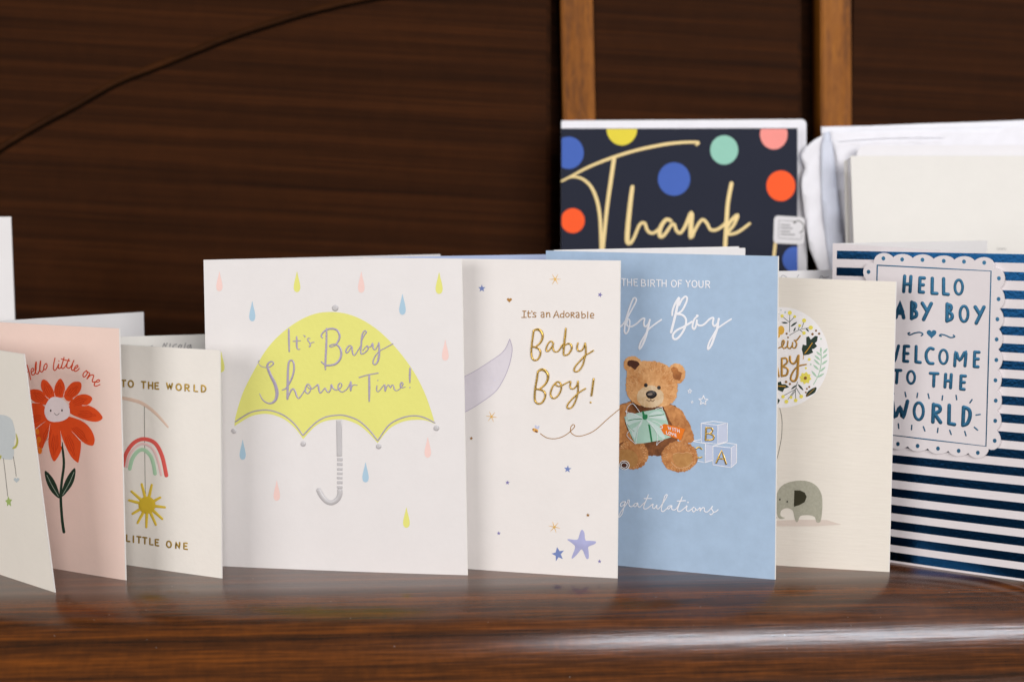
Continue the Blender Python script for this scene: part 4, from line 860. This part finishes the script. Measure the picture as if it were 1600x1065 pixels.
# ---------------------------------------------------------------- the back row
def upright(name, label, cat, px0, px1, py_top, d, lean, mat, thick=.0005, corner=0.0, group=None, top2=None, left2=None, z0=0.0):
    """single upright sheet whose foot stands on the shelf d metres from the lens"""
    yb = d+CAM_Y; L0 = at_y(px0, 532, yb); L1 = at_y(px1, 532, yb)
    b0 = Vector((L0.x, yb, z0)); b1 = Vector((L1.x, yb, z0)); root = empty(name, b0, label, cat, group)
    P = Panel(b0, b1, lean, 0.0, root, b0.copy()); P.root = root
    return P
# white envelope and the thank-you card in front of it
env_m = paper('white_envelope', (230, 229, 235), grain=.2, mottle=.02)
J = upright('envelope', 'plain white envelope standing behind the navy spotted thank you card', 'envelope', 877, 1262, 188, .848, 4, env_m)
jc = [J.loc(*p) for p in ((878, 760), (1269, 760), (1260, 186.5), (877, 188.5))]
jb = [(jc[3][0], 0), (jc[2][0]+.002, 0)]
V, F = [], []
oc = [Vector(jb[0]), Vector(jb[1])]
tr, tlc = Vector(jc[2]), Vector(jc[3])
for k in range(7): t = math.radians(90*k/6); oc.append(tr+Vector((-.003+.003*math.cos(t), -.003+.003*math.sin(t))))
for k in range(7): t = math.radians(90+90*k/6); oc.append(tlc+Vector((.001+.001*math.cos(t), -.001+.001*math.sin(t))))
for w in (0, -.0012):
    for p in oc: V.append(J.world(p.x, p.y, w))
m = len(oc); F.append(tuple(range(m))); F.append(tuple(reversed(range(m, 2*m))))
for i in range(m): j = (i+1) % m; F.append((i, m+i, m+j, j))
mesh_obj('envelope_body', V, F, env_m, J.root, origin=J.origin)
a = Art(layer=2, h=.00012).stroke([(880, 199.5), (1060, 198.5), (1246, 199)], 1.0); a.build('flap_crease', J, env_m, J.root)

navy = paper('navy_card', (42, 45, 58), grain=.2, rough=.6, spec=.05)
I_ = upright('thank_you_card', 'navy card with coloured spots and gold thank script at the back', 'greeting card', 877, 1247, 201, .842, 4, navy)
ic = [I_.loc(*p) for p in ((877, 201), (1246, 200.5))]
fcv = I_.sheet('front_cover', [(ic[0][0], 0), (ic[1][0]+.0012, 0), ic[1], ic[0]], [navy, EDGE, WHITE], thick=.0012); I_.fc = fcv
ST = 1598/420
clip = (877.6, 201.6, 1246.2, 500)
for cx, cy, rx, ry, c in ((108, 262, 90, 96, (68, 100, 182)), (425, 118, 91, 100, (226, 208, 66)), (735, 418, 96, 99, (68, 100, 182)), (1033, 245, 83, 87, (146, 200, 182)), (1328, 152, 82, 90, (242, 148, 140)), (1370, 458, 86, 91, (250, 92, 40)), (133, 665, 71, 74, (250, 92, 40)), (1452, 895, 72, 76, (68, 100, 182)), (420, 1120, 90, 92, (146, 200, 182)), (930, 1060, 88, 90, (226, 208, 66))):
    Art(860, 170, ST, 1).ell(cx, cy, rx, ry, n=40, clip=clip).build('spot', I_, paper('spot_%d_%d_%d' % c, c, mottle=.02), fcv)
gth = foil('pale_gold_foil', (218, 194, 136), .5, .2)
a = Art(860, 170, ST, 2, .00006); a.wk = .84
a.stroke([(68, 430), (130, 398), (230, 345), (370, 290), (520, 245), (680, 212), (800, 200), (872, 200), (880, 206), (868, 216)], [16, 18, 20, 22, 22, 22, 20, 20, 16, 14]).stroke([(100, 412), (140, 405), (190, 417), (240, 462), (275, 540), (295, 650), (302, 832), (300, 900)], [14, 16, 20, 22, 24, 24, 24, 24]).stroke([(378, 298), (360, 420), (335, 600), (312, 830), (306, 900)], [28, 28, 26, 24, 24])
a.stroke([(487, 465), (470, 600), (456, 770), (470, 800), (495, 770), (530, 690), (560, 680), (575, 720), (602, 740), (640, 720), (690, 660), (722, 672), (690, 658), (655, 705), (650, 755), (675, 752), (720, 690), (738, 690), (748, 722), (772, 738), (800, 700), (838, 618), (835, 700), (835, 765), (862, 715), (900, 660), (930, 680), (952, 718), (990, 718), (1030, 690), (1052, 660)], [28, 32, 34, 26, 22, 22, 22, 22, 22, 22, 22, 22, 26, 30, 28, 24, 22, 22, 22, 22, 24, 30, 34, 30, 22, 22, 22, 22, 22, 20, 18])
a.stroke([(1076, 445), (1055, 560), (1045, 700), (1036, 860), (1030, 900)], 28).stroke([(1045, 720), (1070, 670), (1112, 632), (1090, 690), (1052, 742), (1110, 735), (1185, 682)], [20, 24, 26, 22, 20, 22, 18]).stroke([(1342, 760), (1328, 880), (1318, 960)], 22)
a.build('thank_lettering', I_, gth, fcv)
stk = Art(860, 170, ST, 12)
rr = []
for cx, cy, a0 in ((1352, 660, 180), (1488, 668, 270), (1484, 782, 0), (1348, 776, 90)):
    for k in range(5): t = math.radians(a0+90*k/4); rr.append((cx+24*math.cos(t), cy+24*math.sin(t)))
stk.poly(rr); st_o = stk.build('white_sticker', I_, paper('sticker_white', (218, 216, 219)), fcv)
a = Art(860, 170, ST, 13, .00003)
a.stroke([(1445, 668), (1358, 664), (1354, 768), (1492, 778), (1494, 745)], 3.5, sharp=True)
for y, x1 in ((690, 1420), (708, 1440), (728, 1425), (746, 1450)):
    x = 1370
    while x < x1: a.stroke([(x, y+.04*(x-1370)), (x+9, y+.04*(x-1361))], 7, sharp=True); x += 14
a.build('sticker_print', I_, paper('print_grey', (128, 126, 130)), fcv)
Art(860, 170, ST, 13, .00003).stroke([(1447, 676), (1470, 666), (1495, 678), (1505, 702), (1496, 728), (1480, 736)], 6).ell(1450, 675, 8).build('sticker_ring', I_, blk, fcv)

# opened envelope with a torn flap, and the cream cards standing in front of it
K = upright('envelope', 'opened white envelope with a torn wavy side flap behind the cream cards', 'envelope', 1290, 1650, 190, .846, 4, env_m)
def sheet_poly(name, P, pts, mat, w0, parent, wave=0.0, smooth=False, thick=.0003, n=5, freq=.12):
    a = Art(layer=0).poly(pts, smooth=smooth, seg=4, step=9)
    V, F = [], []
    for p, h in a.V:
        u, v = P.loc(p.x, p.y); q = P.world(u, v, w0 + wave*(math.sin(p.y*freq)+.5*math.sin(p.y*freq*2.3+p.x*.2))); V.append(q)
    for f in a.F:
        A, B, C = [V[i] for i in f]; F.append(tuple(reversed(f)) if (B-A).cross(C-A).dot(P.n) < 0 else f)
    o = mesh_obj(name, V, F, mat, parent, smooth=True, origin=P.origin)
    md = o.modifiers.new('thickness', 'SOLIDIFY'); md.thickness = thick; md.offset = -1
    return o
yb = lambda P, x: (x, 320+404.4/(P.B0.y-CAM_Y)-3)
yk = yb(K, 0)[1]
sheet_poly('envelope_back', K, [(1283, 198), (1360, 196.5), (1450, 193), (1530, 190.5), (1645, 186), (1645, yk), (1304, yk), (1300, 500), (1292, 330), (1286, 250)], env_m, 0, K.root, .0003, freq=.05)
sheet_poly('torn_side_flap', K, [(1287, 206), (1284, 212), (1270, 220), (1258, 230), (1251, 240), (1250.5, 247), (1254, 255), (1257, 263), (1252, 275), (1250, 288), (1252, 305), (1257, 345), (1263, 389), (1273, 412), (1284, 440), (1300, 470), (1308, 470), (1300, 380), (1294, 300), (1290, 240)], env_m, 0.0035, K.root, .0004, False, freq=.07)
lin_m = paper('envelope_lining', (208, 212, 226), mottle=.04)
sheet_poly('lining_strip', K, [(1285, 209), (1293, 206), (1298, 228), (1302, 262), (1307, 312), (1314, 362), (1321, 440), (1298, 440), (1289, 385), (1283, 335), (1280, 290), (1280, 250), (1281, 226)], lin_m, .0050, K.root, .00025, False, freq=.08)
sheet_poly('inner_fold', K, [(1294, 206), (1360, 203), (1470, 200), (1645, 196), (1645, 520), (1326, 520), (1318, 400), (1308, 320), (1300, 250)], env_m, .0026, K.root, .0005, False, freq=.06)
a = Art(layer=60, h=.0003)
for st in ([(1310, 222), (1380, 217), (1470, 216)], [(1302, 232), (1309, 262), (1316, 300)]): a.stroke(st, 1.6)
a.build('paper_crease', K, env_m, K.root)
crm_m = paper('cream_card_stock', (228, 225, 220), grain=.2); crm2 = paper('white_card_stock', (228, 226, 229), grain=.15)
def loose_card(label, tl, tr_, d, lean, mat, skew, thick=.0009, corner=.0005):
    P = upright('card', label, 'card', tl[0], tr_[0], tl[1], d, lean, mat, group='blank cards in front of the opened envelope')
    a0, a1 = Vector(P.loc(*tl)), Vector(P.loc(*tr_))
    oc = [Vector((a0.x+skew, 0)), Vector((a1.x, 0)), a1]
    for k in range(6): t = math.radians(90+90*k/5); oc.append(a0+Vector((corner+corner*math.cos(t), -corner+corner*math.sin(t))))
    V, F = [], []; m = len(oc)
    for w in (0, -thick):
        for p in oc: V.append(P.world(p.x, p.y, w))
    F.append(tuple(range(m))); F.append(tuple(reversed(range(m, 2*m))))
    for i in range(m): j = (i+1) % m; F.append((i, m+i, m+j, j))
    mesh_obj('sheet', V, F, mat, P.root, origin=P.origin)
    return P
loose_card('white card with a rounded corner, rearmost of the blank cards', (1339, 227.5), (1660, 226), .833, 4, crm2, -.006, corner=.005)
loose_card('narrow strip of cream card showing behind the foremost blank card', (1319, 250), (1655, 249), .827, 4, crm_m, .006)
loose_card('pale card between the foremost and the narrow strip of cream card', (1325, 246.5), (1655, 246), .823, 4, crm2, .007)
L_ = loose_card('large blank cream card, foremost of the cards before the torn envelope', (1329, 243.6), (1658, 243.6), .818, 4, crm_m, .009)
a = Art(layer=1, h=.00003)
for x in (1558, 1561, 1564, 1567, 1570): a.stroke([(x, 387.6), (x+1.8, 390)], 1.1)
a.build('faint_print', L_, paper('faint_grey', (170, 168, 168)), L_.root)

# tall white card back at the far left
M_ = upright('card', 'tall plain white card standing at the left edge of the picture', 'card', -150, 18, 339, .80, 2, WHITE)
c = [M_.loc(*p) for p in ((-150, 341), (17, 338.5))]
M_.sheet('sheet', [(c[0][0], 0), (c[1][0]+.003, 0), c[1], c[0]], [WHITE, EDGE, WHITE], thick=.0008)
